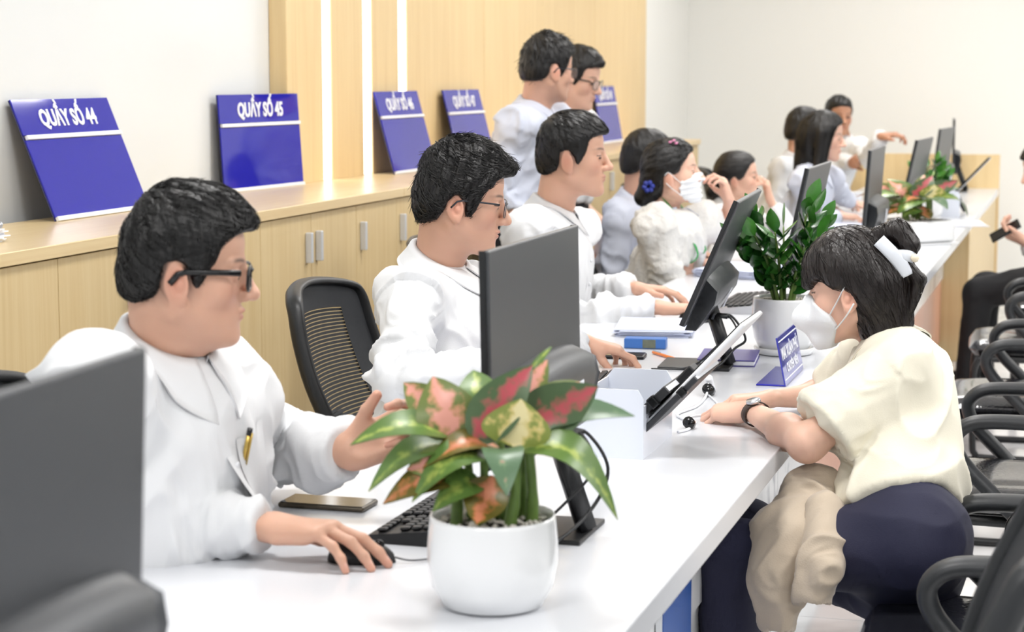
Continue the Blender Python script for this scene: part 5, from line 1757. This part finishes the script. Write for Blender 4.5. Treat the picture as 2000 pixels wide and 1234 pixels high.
# joints of each person in metres (world space)
J = {
    'man1': {'c': (-1.356, 2.764, 1.199), 'nb': (-1.389, 2.772, 1.093), 'shR': (-1.421, 2.587, 1.038), 'shL': (-1.367, 2.964, 0.977), 'wrR': (-1.202, 2.726, 0.803), 'elR': (-1.472, 2.733, 0.8), 'wrL': (-1.191, 3.033, 0.864), 'elL': (-1.394, 3.159, 0.846), 'pel': (-1.53, 2.84, 0.53), 'knR': (-1.153, 2.625, 0.5), 'anR': (-1.153, 2.625, 0.085), 'knL': (-1.096, 2.838, 0.5), 'anL': (-1.096, 2.838, 0.085)},
    'man2': {'c': (-1.372, 4.212, 1.219), 'nb': (-1.428, 4.233, 1.092), 'shR': (-1.429, 4.027, 1.008), 'shL': (-1.382, 4.394, 0.981), 'elR': (-1.375, 3.798, 0.865), 'wrR': (-1.198, 3.974, 0.844), 'wrL': (-1.243, 4.824, 0.815), 'elL': (-1.379, 4.607, 0.769), 'pel': (-1.48, 4.27, 0.53), 'knR': (-1.052, 4.197, 0.5), 'anR': (-1.052, 4.197, 0.085), 'knL': (-1.071, 4.416, 0.5), 'anL': (-1.071, 4.416, 0.085)},
    'man3': {'c': (-1.577, 5.979, 1.246), 'nb': (-1.636, 5.998, 1.096), 'shR': (-1.653, 5.762, 1.01), 'shL': (-1.625, 6.175, 1.001), 'wrR': (-1.268, 5.826, 0.79), 'elR': (-1.513, 5.721, 0.748), 'wrL': (-1.431, 6.241, 0.8), 'elL': (-1.686, 6.302, 0.736), 'pel': (-1.7, 5.85, 0.53), 'knR': (-1.272, 5.777, 0.5), 'anR': (-1.272, 5.777, 0.085), 'knL': (-1.291, 5.996, 0.5), 'anL': (-1.291, 5.996, 0.085)},
    'wmask': {'c': (-1.517, 7.228, 1.131), 'nb': (-1.542, 7.259, 1.009), 'shR': (-1.544, 7.063, 0.945), 'shL': (-1.437, 7.425, 0.937), 'wrR': (-1.456, 7.327, 0.79), 'elR': (-1.498, 7.115, 0.684), 'wrL': (-1.344, 7.485, 1.014), 'elL': (-1.387, 7.687, 0.892), 'pel': (-1.66, 7.22, 0.53), 'knR': (-1.24, 7.11, 0.5), 'anR': (-1.24, 7.11, 0.085), 'knL': (-1.24, 7.33, 0.5), 'anL': (-1.24, 7.33, 0.085)},
    'man4': {'c': (-1.725, 7.705, 1.151), 'nb': (-1.758, 7.709, 1.022), 'shR': (-1.782, 7.507, 0.94), 'shL': (-1.743, 7.854, 0.929), 'wrR': (-1.616, 7.588, 0.782), 'elR': (-1.814, 7.479, 0.653), 'wrL': (-1.617, 7.895, 0.797), 'elL': (-1.839, 7.932, 0.667), 'pel': (-1.87, 7.75, 0.53), 'knR': (-1.437, 7.715, 0.5), 'anR': (-1.437, 7.715, 0.085), 'knL': (-1.475, 7.931, 0.5), 'anL': (-1.475, 7.931, 0.085)},
    'wchin': {'c': (-1.597, 9.1, 1.019), 'nb': (-1.626, 9.108, 0.895), 'shR': (-1.65, 8.898, 0.832), 'shL': (-1.571, 9.276, 0.819), 'wrR': (-1.442, 8.524, 0.79), 'elR': (-1.598, 8.675, 0.688), 'wrL': (-1.453, 9.182, 0.908), 'elL': (-1.332, 9.222, 0.705), 'pel': (-1.76, 9.0, 0.53), 'knR': (-1.332, 8.927, 0.5), 'anR': (-1.332, 8.927, 0.085), 'knL': (-1.351, 9.146, 0.5), 'anL': (-1.351, 9.146, 0.085)},
    'wlong': {'c': (-1.311, 9.965, 1.19), 'nb': (-1.35, 9.967, 1.044), 'shR': (-1.386, 9.752, 0.976), 'shL': (-1.295, 10.157, 0.967), 'wrR': (-1.221, 9.975, 0.79), 'elR': (-1.348, 9.788, 0.711), 'wrL': (-1.241, 10.639, 0.811), 'elL': (-1.272, 10.408, 0.87), 'pel': (-1.52, 9.85, 0.53), 'knR': (-1.1, 9.74, 0.5), 'anR': (-1.1, 9.74, 0.085), 'knL': (-1.1, 9.96, 0.5), 'anL': (-1.1, 9.96, 0.085)},
    'man7': {'c': (-1.508, 10.655, 1.195), 'nb': (-1.535, 10.662, 1.067), 'shR': (-1.58, 10.451, 0.998), 'shL': (-1.497, 10.843, 0.995), 'wrR': (-1.387, 10.431, 0.81), 'elR': (-1.626, 10.379, 0.721), 'wrL': (-1.36, 10.86, 0.812), 'elL': (-1.6, 10.925, 0.737), 'pel': (-1.72, 10.55, 0.53), 'knR': (-1.287, 10.515, 0.5), 'anR': (-1.287, 10.515, 0.085), 'knL': (-1.325, 10.731, 0.5), 'anL': (-1.325, 10.731, 0.085)},
    'man8': {'c': (-1.53, 12.337, 1.245), 'nb': (-1.523, 12.407, 1.115), 'shR': (-1.664, 12.563, 1.024), 'shL': (-1.4, 12.245, 1.051), 'wrL': (-1.212, 11.808, 1.136), 'elL': (-1.293, 11.994, 0.99), 'wrR': (-1.412, 12.103, 0.955), 'elR': (-1.538, 12.319, 0.972), 'pel': (-1.62, 12.15, 0.53), 'knR': (-1.505, 11.731, 0.5), 'anR': (-1.505, 11.731, 0.085), 'knL': (-1.315, 11.841, 0.5), 'anL': (-1.315, 11.841, 0.085)},
    'standA': {'c': (-2.075, 7.481, 1.524), 'nb': (-2.127, 7.501, 1.391), 'shR': (-2.138, 7.277, 1.315), 'shL': (-2.098, 7.659, 1.331), 'elR': (-2.239, 7.263, 1.032), 'wrR': (-2.031, 7.251, 0.861), 'elL': (-2.159, 7.643, 1.037), 'wrL': (-1.985, 7.628, 0.832), 'pel': (-2.218, 7.418, 0.93), 'knR': (-2.118, 7.368, 0.48), 'anR': (-2.128, 7.368, 0.085), 'knL': (-2.278, 7.468, 0.48), 'anL': (-2.308, 7.468, 0.085)},
    'standB': {'c': (-2.203, 8.418, 1.486), 'nb': (-2.242, 8.442, 1.346), 'shR': (-2.257, 8.264, 1.268), 'shL': (-2.217, 8.604, 1.271), 'wrR': (-2.155, 8.237, 0.823), 'wrL': (-2.112, 8.577, 0.821), 'elR': (-2.367, 8.25, 0.99), 'elL': (-2.322, 8.59, 0.991), 'pel': (-2.297, 8.434, 0.91), 'knR': (-2.277, 8.344, 0.47), 'anR': (-2.297, 8.334, 0.085), 'knL': (-2.277, 8.524, 0.47), 'anL': (-2.297, 8.534, 0.085)},
    'visitor': {'c': (-0.469, 4.092, 1.058), 'nb': (-0.413, 4.137, 0.952), 'shL': (-0.361, 3.946, 0.895), 'shR': (-0.444, 4.276, 0.877), 'wrL': (-0.683, 4.098, 0.784), 'elL': (-0.526, 3.841, 0.768), 'wrR': (-0.66, 4.246, 0.788), 'elR': (-0.514, 4.382, 0.785), 'pel': (-0.315, 3.82, 0.555), 'knL': (-0.669, 3.828, 0.531), 'knR': (-0.69, 4.134, 0.508), 'anL': (-0.689, 3.828, 0.111), 'anR': (-0.74, 4.134, 0.088)},
    'phone': {'c': (-0.214, 9.655, 1.053), 'nb': (-0.162, 9.651, 0.907), 'shL': (-0.151, 9.434, 0.825), 'shR': (-0.157, 9.829, 0.809), 'wrL': (-0.281, 9.331, 0.734), 'elL': (-0.091, 9.33, 0.572), 'wrR': (-0.288, 9.64, 0.699), 'elR': (-0.144, 9.764, 0.537), 'pel': (-0.05, 9.35, 0.54), 'knL': (-0.488, 9.394, 0.476), 'knR': (-0.474, 9.713, 0.473), 'anL': (-0.524, 9.298, 0.09), 'anR': (-0.474, 9.598, 0.09)},
}

R_ = (.958, .285, 0)          # along the counter front, for hands that reach sideways
BLK = mat('black_frame', (20, 20, 22), .3, var=(20, .1))
WIRE = mat('dark_metal_frame', (70, 72, 78), .25, metal=.8, var=(20, .1))
def P_(key, **kw):
    d = dict(J[key]); c = d.pop('c')
    h = kw.pop('head'); h['c'] = c
    d['head'] = h; d.update(kw)
    return d
DOWN = (0, 0, -1)
typ = dict(curl=[(22, 28), (24, 30), (26, 32), (28, 34)], spread=7)

# 1. man in black rimmed glasses
P1 = P_('man1', h=.0024, seed=1, label='man in white shirt and black rimmed glasses at the near left, hand on mouse', head=dict(rot=(27, 5, 0), s=.985, sex='m', fat=.65, skin='m', neck=.058, fade=.85), build=1.10, belly=.03,
        handR=dict(d=(.93, .02, .03), n=(.02, -.10, -1), curl=[(20, 18), (20, 18), (24, 20), (30, 22)], spread=7, thumb=(.80, .50, -.30), s=1.10),
        handL=dict(d=(.80, .28, .35), n=(.25, -.85, .40), curl=[(48, 60), (52, 62), (55, 64), (58, 64)], spread=4, thumb=(.75, .55, -.45), s=1.05),
        shirt=dict(placket=True, pocket=.02, pu=.045, fold=1.5, ckw=dict(r=.070, point=.105, leaf=.065)), 
        hair=dict(kind='short', top=.022, side=.006, front=.020, back=.004, amp=.0042, strands=1100, slen=.042, lift=.006, seed=4, freq=5.5, comb=(.9, -.2, 0), srad=.0010,
                  caps=[((.045, -.01, .108), (.096, -.018, .084), .022, .012, .02), ((.05, .03, .10), (.092, .03, .080), .02, .010, .02)]))
o1, s1, t1 = person(P1)
glasses(P1, o1, P1['base'], BLK, .0026, True, (.0275, .019))

# 2. man in wire glasses
P2 = P_('man2', h=.0026, seed=2, label='man in white shirt and thin wire glasses looking down, behind the upright monitor', head=dict(rot=(20, 9, 0), s=1.0, sex='m', fat=.1, skin='m', fade=0), build=1.0,
        handR=dict(d=(.9, .35, -.35), n=(.1, 0, -1), curl=[(40, 40)]*4, spread=3),
        handL=dict(d=(.85, .45, -.22), n=(-.2, -.1, -1), curl=[(12, 34), (30, 40), (34, 42), (38, 44)], spread=9, thumb=(.72, -.0, -.65), tbend=5),
        shirt=dict(placket=True, pocket=.04, fold=1.35, ckw=dict(point=.085)),
        hair=dict(kind='short', top=.026, side=.012, front=.024, back=.010, amp=.0062, strands=1500, slen=.045, lift=.014, seed=9, freq=4.2, twist=.8, comb=(.4, -.3, .1), srad=.0012,
                  poly=[(.15, .070), (.094, .068), (.064, .055), (.050, .040), (.044, .015), (.036, -.010), (.026, -.036), (.010, -.036), (.006, -.002), (-.012, .012), (-.032, -.004), (-.038, -.03), (-.05, -.052), (-.085, -.066), (-.19, -.068), (-.19, .2), (.15, .2)],
                  caps=[((.05, -.03, .10), (.092, -.04, .088), .024, .014, .02), ((.05, .02, .105), (.10, .01, .088), .024, .012, .02)]))
o2, s2, t2 = person(P2)
glasses(P2, o2, P2['base'], WIRE, .0011, True, (.026, .019))

# 3. man with the band watch
P3 = P_('man3', h=.0032, seed=3, label='man in white shirt with black wrist band, typing at the third seat', head=dict(rot=(13, 0, 0), s=1.07, sex='m', fat=.25, skin='m', fade=.6), build=1.08,
        handR=dict(d=(.95, .28, -.02), n=DOWN, curl=[(24, 30)]*4, spread=4),
        handL=dict(d=(.96, .26, -.05), n=(.1, -.1, -1), curl=[(14, 18), (16, 20), (18, 22), (20, 24)], spread=6),
        shirt=dict(placket=True, fold=1.3, ckw=dict(point=.085, r=.068)),
        hair=dict(kind='short', top=.016, side=.006, front=.018, back=.009, amp=.0030, strands=700, slen=.04, lift=.004, seed=5, freq=6, comb=(.6, -.2, -.2),
                  caps=[((.05, -.02, .092), (.094, -.03, .074), .02, .010, .02)]))
o3, s3, t3 = person(P3)
watch(P3, o3, 'L', P3['base'], M_BLACKP, M_BLACKG, .16, .036)

# 4. masked woman with the green lanyard
PM = P_('wmask', h=.0040, seed=4, label='woman in white lace blouse, surgical mask and green lanyard', head=dict(rot=(10, -8, 0), s=1.0, sex='f', skin='f'), build=.90, hipw=.16,
        handR=dict(d=(.95, .2, -.06), n=DOWN, curl=[(16, 20)]*4, spread=5),
        handL=dict(d=(-.25, -.2, .95), n=(-.8, -.5, -.2), curl=[(45, 50)]*4, spread=4, thumb=(.6, .5, -.4)),
        shirt=dict(name='blouse', mat=M_LACE, cmat=M_SHIRTB, sleeve=1.30, cuff=.03, arm=1.30, fold=1.5, ckw=dict(point=.11, leaf=.06, spread=.3)),
        hair=dict(kind='short', top=.014, side=.012, front=.012, back=.020, amp=.0028, strands=300, slen=.04, seed=6, whorl=(-.95, 0, -.2), twist=0,
                  poly=[(.15, .080), (.090, .076), (.066, .055), (.046, .030), (.030, .006), (.012, -.004), (-.012, .008), (-.030, -.01), (-.040, -.05), (-.06, -.085), (-.19, -.12), (-.19, .2), (.15, .2)],
                  caps=[((-.08, 0, -.04), (-.120, .0, -.075), .050, .036, .03)]))
om, sm, tm = person(PM)
face_mask(PM, om, PM['base'])
watch(PM, om, 'R', PM['base'], M_WHITEP, mat('watch_gold', (214, 190, 140), .25, metal=.9, var=(9, .1)), .10, .026)
def head_local(P, x, y, z):
    H = P['head']; return Vector(H['c']) + Matrix(frame(*H['rot']).tolist()) @ (Vector((x, y, z))*H.get('s', 1))
fl5 = MB()
for k in range(5):
    a = k*2*math.pi/5; cc = head_local(PM, .02+.012*math.cos(a), -.055, .112+.012*math.sin(a)); fl5.lathe([(.001, -.003), (.007, -.001), (.007, .001), (.001, .004)], cc, 8, rotx(.6))
mbchild('star_hair_clip', fl5, mat('pink_clip', (214, 130, 170), .4, var=(9, .1)), om, PM['base'])
fl6 = MB()
for k in range(6):
    a = k*2*math.pi/6; cc = head_local(PM, -.092+.015*math.cos(a), -.066, -.035+.015*math.sin(a)); fl6.lathe([(.001, -.006), (.010, -.003), (.010, .003), (.001, .006)], cc, 8, rotx(1.4))
mbchild('flower_hair_tie', fl6, mat('blue_flower', (40, 56, 150), .5, var=(20, .3)), om, PM['base'])
mid, pel, up, left, fwd = torso_frame(PM); nb = np.array(PM['nb'])
ly = MB()
for s in (-1, 1):
    pts = [nb + left*s*.058 - fwd*.035 + up*.02, nb + left*s*.064 + fwd*.03 + up*.012]
    for q in (.05, .11, .17, .23):
        r = tm.ray_cast(Vector((mid - up*q + left*s*.05*(1-q*2.6) + fwd*.4).tolist()), Vector((-fwd).tolist()), .7)
        if r[0]: pts.append(np.array(r[0]) + fwd*.006)
    ly.tube(spline([Vector(np.array(p).tolist()) for p in pts], 4), .007, 6, True, (.25, 1), tuple(fwd))
mbchild('lanyard', ly, mat('green_lanyard', (26, 150, 66), .5, var=(20, .1)), om, PM['base'])

# 5. man half hidden behind her
P5 = P_('man4', h=.0050, seed=5, label='man in white shirt half hidden behind the masked woman', head=dict(rot=(28, 4, 0), s=.98, sex='m', skin='m', fade=.6), build=1.0,
        handR=dict(d=(.9, .2, -.2), n=DOWN, **typ), handL=dict(d=(.9, .2, -.2), n=DOWN, **typ), shirt=dict(mat=M_SHIRTB),
        hair=dict(kind='short', top=.020, side=.005, front=.016, back=.010, amp=.003))
person(P5)
# 6. woman resting her chin
P6 = P_('wchin', h=.0050, seed=6, label='woman in white blouse with pulled back black hair resting her chin on her hand', head=dict(rot=(8, -4, 0), s=.99, sex='f', skin='l'), build=.9,
        handR=dict(d=(.95, .25, -.1), n=DOWN, **typ), handL=dict(d=(-.15, -.1, 1), n=(-1, -.2, .1), curl=[(45, 45)]*4, spread=3),
        shirt=dict(name='blouse', sleeve=1.85, fold=1.0),
        hair=dict(kind='short', top=.010, side=.010, front=.010, back=.016, amp=.002, whorl=(-.95, 0, -.1), twist=0,
                  poly=[(.15, .080), (.090, .076), (.066, .055), (.050, .030), (.034, .002), (.012, -.012), (-.012, .004), (-.030, -.01), (-.040, -.05), (-.06, -.085), (-.19, -.12), (-.19, .2), (.15, .2)],
                  caps=[((-.08, 0, -.04), (-.12, .0, -.06), .045, .034, .03)]))
person(P6)
# 7. woman with long straight hair
P7 = P_('wlong', h=.0050, seed=7, label='woman with long straight black hair and white shirt, seated before the tall monitor', head=dict(rot=(3, 6, 0), s=1.0, sex='f', skin='f'), build=.9,
        handR=dict(d=(.95, .2, -.1), n=DOWN, **typ), handL=dict(d=(.95, .2, -.1), n=DOWN, **typ),
        shirt=dict(fold=1.0, mat=M_SHIRTB),
        hair=dict(kind='long', top=.014, side=.014, front=.012, back=.018, amp=.004, strands=250, slen=.08,
                  poly=[(.15, .085), (.090, .080), (.070, .055), (.058, .030), (.046, .0), (.040, -.05), (.034, -.15), (.03, -.30), (-.19, -.30), (-.19, .2), (.15, .2)],
                  caps=[((-.06, 0, .0), (-.075, 0, -.21), .080, .055, .04), ((.0, -.075, .02), (-.005, -.088, -.22), .030, .020, .03), ((.0, .075, .02), (-.005, .088, -.22), .030, .020, .03), ((.03, -.07, .05), (.03, -.082, -.16), .018, .012, .03)]))
person(P7)
# 8. man behind her
P8 = P_('man7', h=.0060, seed=8, label='man in white shirt seated behind the long haired woman, face turned away', head=dict(rot=(35, 6, 0), s=1.0, sex='m', skin='m', fade=.5),
        handR=dict(d=(.9, .2, -.2), n=DOWN, **typ), handL=dict(d=(.9, .2, -.2), n=DOWN, **typ), shirt=dict(mat=M_SHIRT),
        hair=dict(kind='short', top=.018, side=.008, front=.016, back=.012, amp=.003))
person(P8)
# 9. man stretching out his arm
P9 = P_('man8', h=.0060, seed=9, label='farthest seated man facing the camera with one arm stretched out', head=dict(rot=(-62, 4, 0), s=1.0, sex='m', skin='d'),
        handR=dict(d=(.5, -.6, .3), n=(-.5, .2, -.3), curl=[(60, 70)]*4, spread=2), handL=dict(d=(.85, -.1, .12), n=(-.2, .2, -1), curl=[(20, 40), (26, 44), (30, 46), (34, 48)], spread=3), shirt=dict(placket=True),
        hair=dict(kind='short', top=.014, side=.006, front=.010, back=.010, amp=.003))
person(P9)
# 10, 11. standing men
P10 = P_('standA', h=.0042, seed=10, label='standing man in pale blue shirt and glasses seen from behind, tufted hair', head=dict(rot=(48, 6, 0), s=1.04, sex='m', skin='m', fade=.2), hunch=.02,
         handR=dict(d=(.6, .1, -.75), n=(-.6, -.2, -.6), **typ), handL=dict(d=(.6, .1, -.75), n=(-.6, .2, -.6), **typ), shirt=dict(mat=M_SHIRTB, fold=1.3, hem=.05, arm=1.1),
         hair=dict(kind='short', top=.020, side=.010, front=.018, back=.014, amp=.0045, strands=350, slen=.035, lift=.022, seed=12, srad=.0016,
                   caps=[((-.03, 0, .115), (-.022, .008, .148), .014, .003, .02), ((-.01, -.02, .12), (-.026, -.02, .142), .01, .003, .02)]))
oA, sA, tA = person(P10)
glasses(P10, oA, P10['base'], WIRE, .0013)
P11 = P_('standB', h=.0042, seed=11, label='standing man in glasses looking down, farther of the two standing men', head=dict(rot=(-4, 14, 0), s=1.07, sex='m', fat=.5, skin='l'),
         handR=dict(d=(.6, .1, -.75), n=(-.6, -.2, -.6), **typ), handL=dict(d=(.6, .1, -.75), n=(-.6, .2, -.6), **typ), shirt=dict(fold=1.0, hem=.05),
         hair=dict(kind='short', top=.020, side=.008, front=.020, back=.012, amp=.0035, strands=200, seed=14,
                   caps=[((.05, -.02, .10), (.098, -.02, .084), .022, .014, .02)]))
oB, sB, tB = person(P11)
glasses(P11, oB, P11['base'], BLK, .0016)

# 12. visitor in cream
PV = P_('visitor', h=.0026, seed=12, label='woman in cream short sleeved blouse and white mask leaning on the counter', head=dict(rot=(170, 9, 0), s=.95, sex='f', skin='f', neck=.046), build=.92, hunch=.035, hipw=.17, waist=.10,
        handL=dict(d=(-.80, .28, -.08), n=(.15, .25, -1), curl=[(26, 30), (28, 32), (30, 34), (34, 36)], spread=4, thumb=(.8, .4, -.35)),
        handR=dict(d=(-.75, -.25, -.02), n=(.1, -.1, -1), curl=[(30, 36)]*4, spread=3, thumb=(.8, .4, -.3)),
        toe=(-1, 0, 0), tmat=M_NAVY, th=.0055,
        shirt=dict(name='blouse', mat=M_CREAM, sleeve=.80, o=.014, arm=1.28, fold=.9, hem=.085, h=.0048, ckw=dict(r=.060, stand=.034, leaf=.05, point=.075)),
        hair=dict(kind='clip', mat=M_HAIRB, top=.016, side=.014, front=.016, back=.010, amp=.0026, strands=900, slen=.07, lift=.003, seed=15, srad=.0010, comb=(-.35, 0, .1),
                  poly=[(.15, .010), (.090, .014), (.066, .026), (.048, .028), (.034, .016), (.012, .006), (-.016, .002), (-.034, -.012), (-.034, -.045), (-.018, -.080), (-.030, -.130), (-.075, -.150), (-.2, -.13), (-.2, .2), (.15, .2)],
                  caps=[((-.055, 0, .0), (-.060, 0, -.085), .080, .062, .03), ((.03, .064, .05), (.012, .076, .016), .014, .008, .02), ((.03, -.064, .05), (.012, -.076, .016), .014, .008, .02),
                        ((.07, .02, .06), (.098, .02, .018), .018, .010, .02), ((.07, -.02, .06), (.098, -.02, .018), .018, .010, .02), ((.06, .045, .055), (.074, .05, .024), .014, .007, .02),
                        ((-.080, .012, .108), (-.118, .014, .112), .022, .026, .008), ((-.118, .014, .112), (-.142, .016, .078), .026, .022, .008), ((-.142, .016, .078), (-.132, .016, .052), .020, .014, .006), ((-.128, .02, .036), (-.152, .02, .002), .016, .015, .006), ((-.152, .02, .002), (-.118, .02, -.085), .015, .005, .006)]))
oV, sV, tV = person(PV)
face_mask(PV, oV, PV['base'], True)
watch(PV, oV, 'L', PV['base'], mat('brown_strap', (60, 46, 40), .5, bump=(200, .1)), M_ALU, .10, .028)
ck = MB()
ck.tube(spline([head_local(PV, -.086, .052, .098), head_local(PV, -.108, .052, .070), head_local(PV, -.124, .044, .042), head_local(PV, -.132, .036, .014)], 5), .015, 10, True, (.3, 1.0), tuple(Matrix(frame(*PV['head']['rot']).tolist()) @ Vector((-.3, 1, 0))))
ck.tube(spline([head_local(PV, -.112, .046, .062), head_local(PV, -.138, .040, .058), head_local(PV, -.150, .026, .050)], 5), .012, 10, True, (.3, 1.0), tuple(Matrix(frame(*PV['head']['rot']).tolist()) @ Vector((-.5, 1, 0))))
pl_ = MB(); pl_.lathe([(.0005, -.009), (.006, -.007), (.009, 0), (.006, .007), (.0005, .009)], head_local(PV, -.154, .034, .050), 12)
mbchild('pearl_ornament', pl_, mat('pearl', (240, 228, 204), .2, var=(20, .05)), oV, PV['base'])
mbchild('hair_claw_clip', ck, mat('clip_white', (226, 230, 238), .25, var=(9, .05)), oV, PV['base'])

# 13. person with a phone at the right edge
PP = P_('phone', h=.0060, seed=13, label='person at the right edge in white top and black trousers holding a phone', head=dict(rot=(183, 16, 0), s=1.0, sex='m', skin='l'),
        handL=dict(d=(-.85, .15, .35), n=(.2, .2, .9), curl=[(40, 50)]*4, spread=3), handR=dict(d=(-.85, -.25, .3), n=(.2, -.1, .9), curl=[(40, 50)]*4, spread=3),
        toe=(-1, 0, 0), tmat=mat('black_trousers', (22, 22, 25), .8, bump=(420, .08)), th=.009, shirt=dict(fold=1.0),
        hair=dict(kind='short', top=.018, side=.008, front=.016, back=.012, amp=.003))
person(PP)
tp = phone((-.372, 9.33, .775), 0.0, 'phone held up by the person at the right edge', .15, .072, (36, 38, 42))
tp.rotation_euler = (.55, -.55, 0)

# ------------------------------------------------------------------ jacket over the visitor's lap, bag on her chair, pen in the shirt pocket
def cloth_thing(name, lab, cat, ops, m, h, amp, base, freq=(18, 18, 18)):
    pts = np.array([p for q in ops for p in (q[0], q[1])], float)
    v = Vol(pts.min(0)-.12, pts.max(0)+.12, h)
    for q in ops: v.cap(q[0], q[1], q[2], q[3], k=q[4] if len(q) > 4 else .03, op=q[5] if len(q) > 5 else 'u')
    V, Q = v.mesh(); N = normals(V, Q)
    cd = V*np.array(freq) + 2.5*vnoise(V*9)[:, None]
    r = 1-np.abs(2*vnoise(cd)-1); r2 = 1-np.abs(2*vnoise(cd*2.2+7)-1)
    V = V + N*(amp*(r**1.4-.45)*2 + amp*.6*(r2-.5))[:, None]
    o = link(name, np_mesh(name, vx(relax(V, Q, 1, .3), base), Q), m, None, base)
    return tag(o, lab, cat)
M_JACKET = mat('beige_fleece', (196, 180, 160), .9, bump=(330, .12), sheen=.3)
jk = dict(top=(-.514, 3.87, .659), mid=(-.53, 3.781, .579), low=(-.56, 3.721, .508), end=(-.555, 3.693, .439), sl0=(-.484, 3.803, .639), sl1=(-.482, 3.729, .553), sl2=(-.486, 3.701, .509), cuff=(-.487, 3.699, .494), left=(-.586, 3.809, .60))
tj = cloth_thing('jacket', 'beige fleece jacket draped over the lap of the woman in cream', 'jacket', [
    (jk['top'], jk['mid'], .055, .060), (jk['left'], jk['low'], .042, .052), (jk['mid'], jk['low'], .060, .050), (jk['low'], jk['end'], .044, .030, .015),
    ((-.474, 3.775, .645), (-.470, 3.690, .565), .036, .044, .006), ((-.470, 3.690, .565), (-.484, 3.668, .505), .044, .034, .006), ((-.484, 3.668, .490), (-.490, 3.655, .450), .028, .032, .004, 's'),
    ((-.555, 3.691, .43), (-.553, 3.685, .37), .022, .030, .006, 's')], M_JACKET, .0042, .010, (-.53, 3.76, .40), (15, 15, 8))
bg_ = thing('fluffy_bag', 'cream fluffy handbag with black straps on the chair behind the woman in cream', 'bag', (-.075, 3.80, .487), .2)
v = Vol((-.12, -.14, -.01), (.12, .14, .16), .005)
v.ell((0, 0, .065), (.060, .095, .065), k=.02); v.ell((0, .0, .03), (.066, .10, .03), k=.03)
V, Q = v.mesh(); N = normals(V, Q); V = V + N*((vnoise(V*150)-.5)*.012 + (vnoise(V*60)-.5)*.01)[:, None]; V[:, 2] = np.maximum(V[:, 2], 0)
link('bag_body', np_mesh('bag_body', V, Q), mat('cream_fur', (232, 226, 212), .95, bump=(160, .8), sheen=.4), bg_)
for s in (-1, 1):
    MB().tube(spline([(s*.05, -.06, .10), (s*.045, -.055, .15), (s*.03, -.01, .19), (s*.045, .05, .15), (s*.05, .06, .10)], 6), .007, 8, True, (.4, 1.3)).build('strap', M_BLACKG, bg_)
MB().lathe([(.006, -.002), (.012, -.002), (.012, .002), (.006, .002)], (-.055, -.06, .13), 14, roty(math.pi/2)).build('buckle', M_ALU, bg_)
# pen in the pocket of the man in black rimmed glasses
mid, pel, up, left, fwd = torso_frame(P1)
r = t1.ray_cast(Vector((mid - up*.05 + left*.034 + fwd*.4).tolist()), Vector((-fwd).tolist()), .7)
if r[0]:
    q = np.array(r[0]) + fwd*.012
    u = Vector(up.tolist())
    pt_ = thing('pen', 'gold pen clipped in the shirt pocket of the man in black glasses', 'pen', tuple(q), 0)
    MB().tube([u*-.05, u*.015], .0042, 8).build('barrel', mat('gold_pen', (206, 176, 96), .3, metal=.8, var=(20, .1)), pt_)
    MB().tube([u*.015, u*.026], .0048, 8).build('cap', M_BLACKG, pt_)
    MB().tube([u*-.035 + Vector((fwd*.006).tolist()), u*.02 + Vector((fwd*.006).tolist())], .0016, 6).build('clip', MATS['gold_pen'], pt_)
